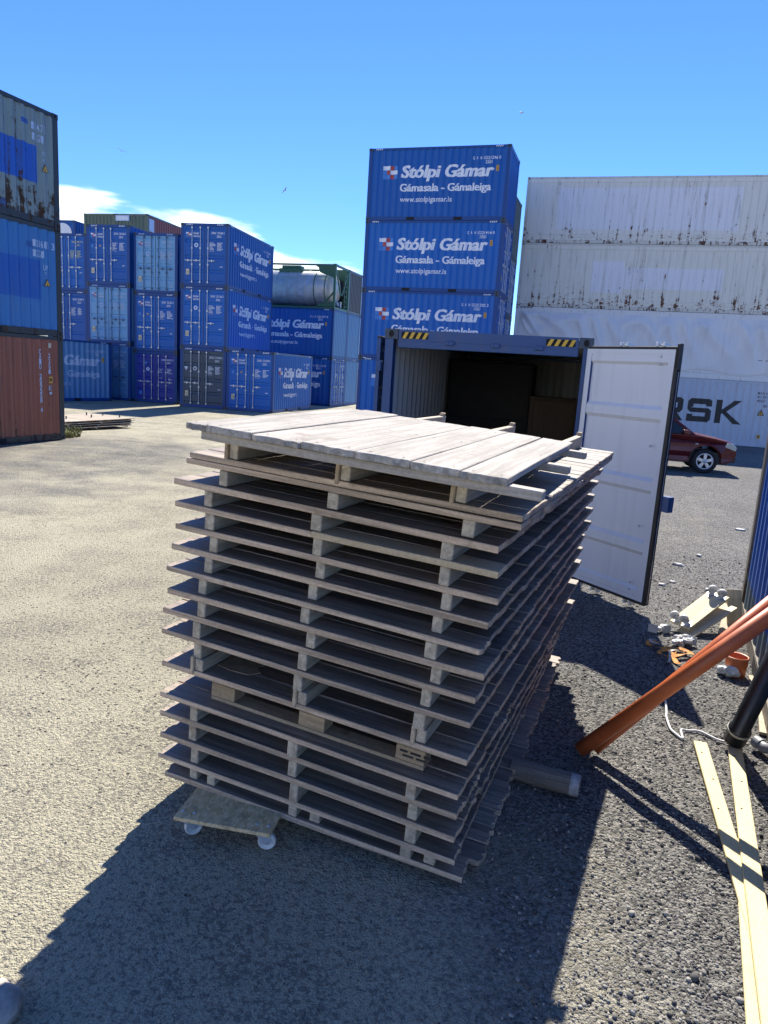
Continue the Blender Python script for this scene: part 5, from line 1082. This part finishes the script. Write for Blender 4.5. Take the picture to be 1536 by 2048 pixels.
bm.faces.new(rows[0]); bm.faces.new(rows[-1][::-1]); bmesh.ops.recalc_face_normals(bm, faces=bm.faces)
bmesh.ops.bevel(bm, geom=[e for e in bm.edges if len(e.link_faces) == 2 and e.calc_face_angle(0) > .9], offset=.035, segments=3, affect='EDGES', clamp_overlap=True)
me = bpy.data.meshes.new('body'); bm.to_mesh(me); bm.free(); me.materials.append(M['carred']); link('body', me, car)
# cabin
gb = [(.90, 1.09), (.18, 1.60), (-.1, 1.66), (-1.55, 1.67), (-1.98, 1.14)]
mb = MB(); vs = []
for s in (-1, 1):
    for x, z in gb: vs.append((x, s * (.80 - .17 * max(0, (z - 1.09) / .58)), z))
k = len(gb); mb.add(vs, [list(range(k))[::-1], list(range(k, 2 * k))] + [(i, (i + 1) % k, k + (i + 1) % k, k + i) for i in range(k)]); mb.build('window_glass', M['glass'], car)
mb = MB()
for s in (-1, 1):
    yy = lambda z: s * (.806 - .17 * max(0, (z - 1.09) / .58))
    for a, b, w in (((.93, 1.085), (.17, 1.62), .075), ((-.18, 1.11), (-.22, 1.64), .07), ((-1.22, 1.11), (-1.2, 1.66), .07), ((-1.98, 1.12), (-1.56, 1.66), .09)): mb.bar((a[0], yy(a[1]), a[1]), (b[0], yy(b[1]), b[1]), w, .05, (0, s, .3))
mb.build('pillar', M['carred'], car, bevel=.008)
mb = MB(); mb.box(-1.58, .20, -.63, .63, 1.655, 1.70); mb.build('roof', M['carred'], car, bevel=.02, seg=2)
for sy in (-1, 1):
    mb = MB(); y0, y1 = sorted((sy * .898, sy * .893)); mb.box(.885, .893, y0 * 1.0 - .0, y1, .40, 1.05); mb.box(-.175, -.168, y0, y1, .40, 1.05); mb.build('door_seam', M['trim'], car)
    mb = MB(); mb.prism([(.62, 1.10), (.78, 1.10), (.74, 1.22), (.58, 1.23)], *sorted((sy * .88, sy * 1.08)), 'y'); mb.build('wing_mirror', M['carred'], car, bevel=.02, seg=2)
    mb = MB(); mb.prism([(1.80, .80), (2.10, .70), (2.125, .80), (2.02, .90), (1.86, .93)], *sorted((sy * .60, sy * .83)), 'y'); mb.build('headlight', M['lamp'], car, bevel=.02, seg=2)
    mb = MB(); mb.prism([(.98, .83), (1.06, .82), (1.06, .86), (.99, .865)], *sorted((sy * .88, sy * .897)), 'y'); mb.build('indicator', M['lamp'], car, bevel=.004)
    mb = MB(); mb.bar((-.05, sy * .90, .98), (-.25, sy * .90, .98), .03, .03); mb.build('handle', M['carred'], car)
    for axx in (AX_F, AX_R):
        w = link('wheel', cached('carhub', lambda: hub()), car, mat=Matrix.Translation((axx, sy * .79, RW)) @ Matrix.Rotation(0 if sy < 0 else math.pi, 4, 'Z'))
        link('tyre', cached('cartyre', lambda: tyre()), w); link('rim', cached('carrim', lambda: rim()), w)
mb = MB(); mb.box(-2.0, 1.95, -.72, .72, .28, .62); mb.build('underbody', M['trim'], car)
mb = MB(); mb.box(2.085, 2.165, -.55, .55, .62, .76); mb.box(1.98, 2.16, -.70, .70, .36, .50); mb.build('grille', M['trim'], car, bevel=.01)
mb = MB(); mb.tube(smooth([(.96, -.30, 1.11), (.88, .05, 1.15), (.80, .45, 1.19)]), .012, 6); mb.build('wiper', M['trim'], car)

# ------------------------------------------------------------------ gulls
M['gull'] = plain('gull_feathers', (0.25, 0.26, 0.28), .7, 0, .2)
def gull(label, loc, rz, roll, flap):
    t = empty('gull', mat=Matrix.Translation(loc) @ Matrix.Rotation(rz, 4, 'Z') @ Matrix.Rotation(roll, 4, 'Y') @ Matrix.Scale(.62, 4)); tag(t, label, 'bird', 'gulls in the sky')
    mb = MB(); mb.tube([(0, .26, .01), (0, .20, .02), (0, .12, .015), (0, 0, 0), (0, -.14, -.005), (0, -.24, 0), (0, -.30, 0)], [.006, .035, .045, .062, .045, .022, .03], 10); mb.build('body', M['gull'], t)
    for s in (-1, 1):
        mb = MB(); st = [(.03, .08, -.09, .02), (.28, .10, -.06, .02 + flap * .16), (.50, .03, -.08, .02 + flap * .12), (.72, -.09, -.13, flap * .02)]; v = []
        for x, a, b, z in st: v += [(s * x, a, z), (s * x, b, z - .005), (s * x, a, z + .014), (s * x, b, z + .002)]
        f = []
        for i in range(3):
            o_ = 4 * i; f += [(o_, o_ + 1, o_ + 5, o_ + 4), (o_ + 2, o_ + 6, o_ + 7, o_ + 3), (o_, o_ + 4, o_ + 6, o_ + 2), (o_ + 1, o_ + 3, o_ + 7, o_ + 5)]
        mb.add(v, f + [(0, 2, 3, 1), (12, 13, 15, 14)]); mb.build('wing', M['gull'], t)
gull('gull highest over the rusty left pile, wings spread', (-23.56, 63.83, 18.83), R(30), R(15), 1.0); gull('gull above the low clouds left of the tall lettered pile', (-10.5, 67.55, 17.4), R(-50), R(-30), 1.0); gull('gull alone in the blue sky above the tall lettered pile', (9.42, 65.81, 24.28), R(60), R(-15), .8)
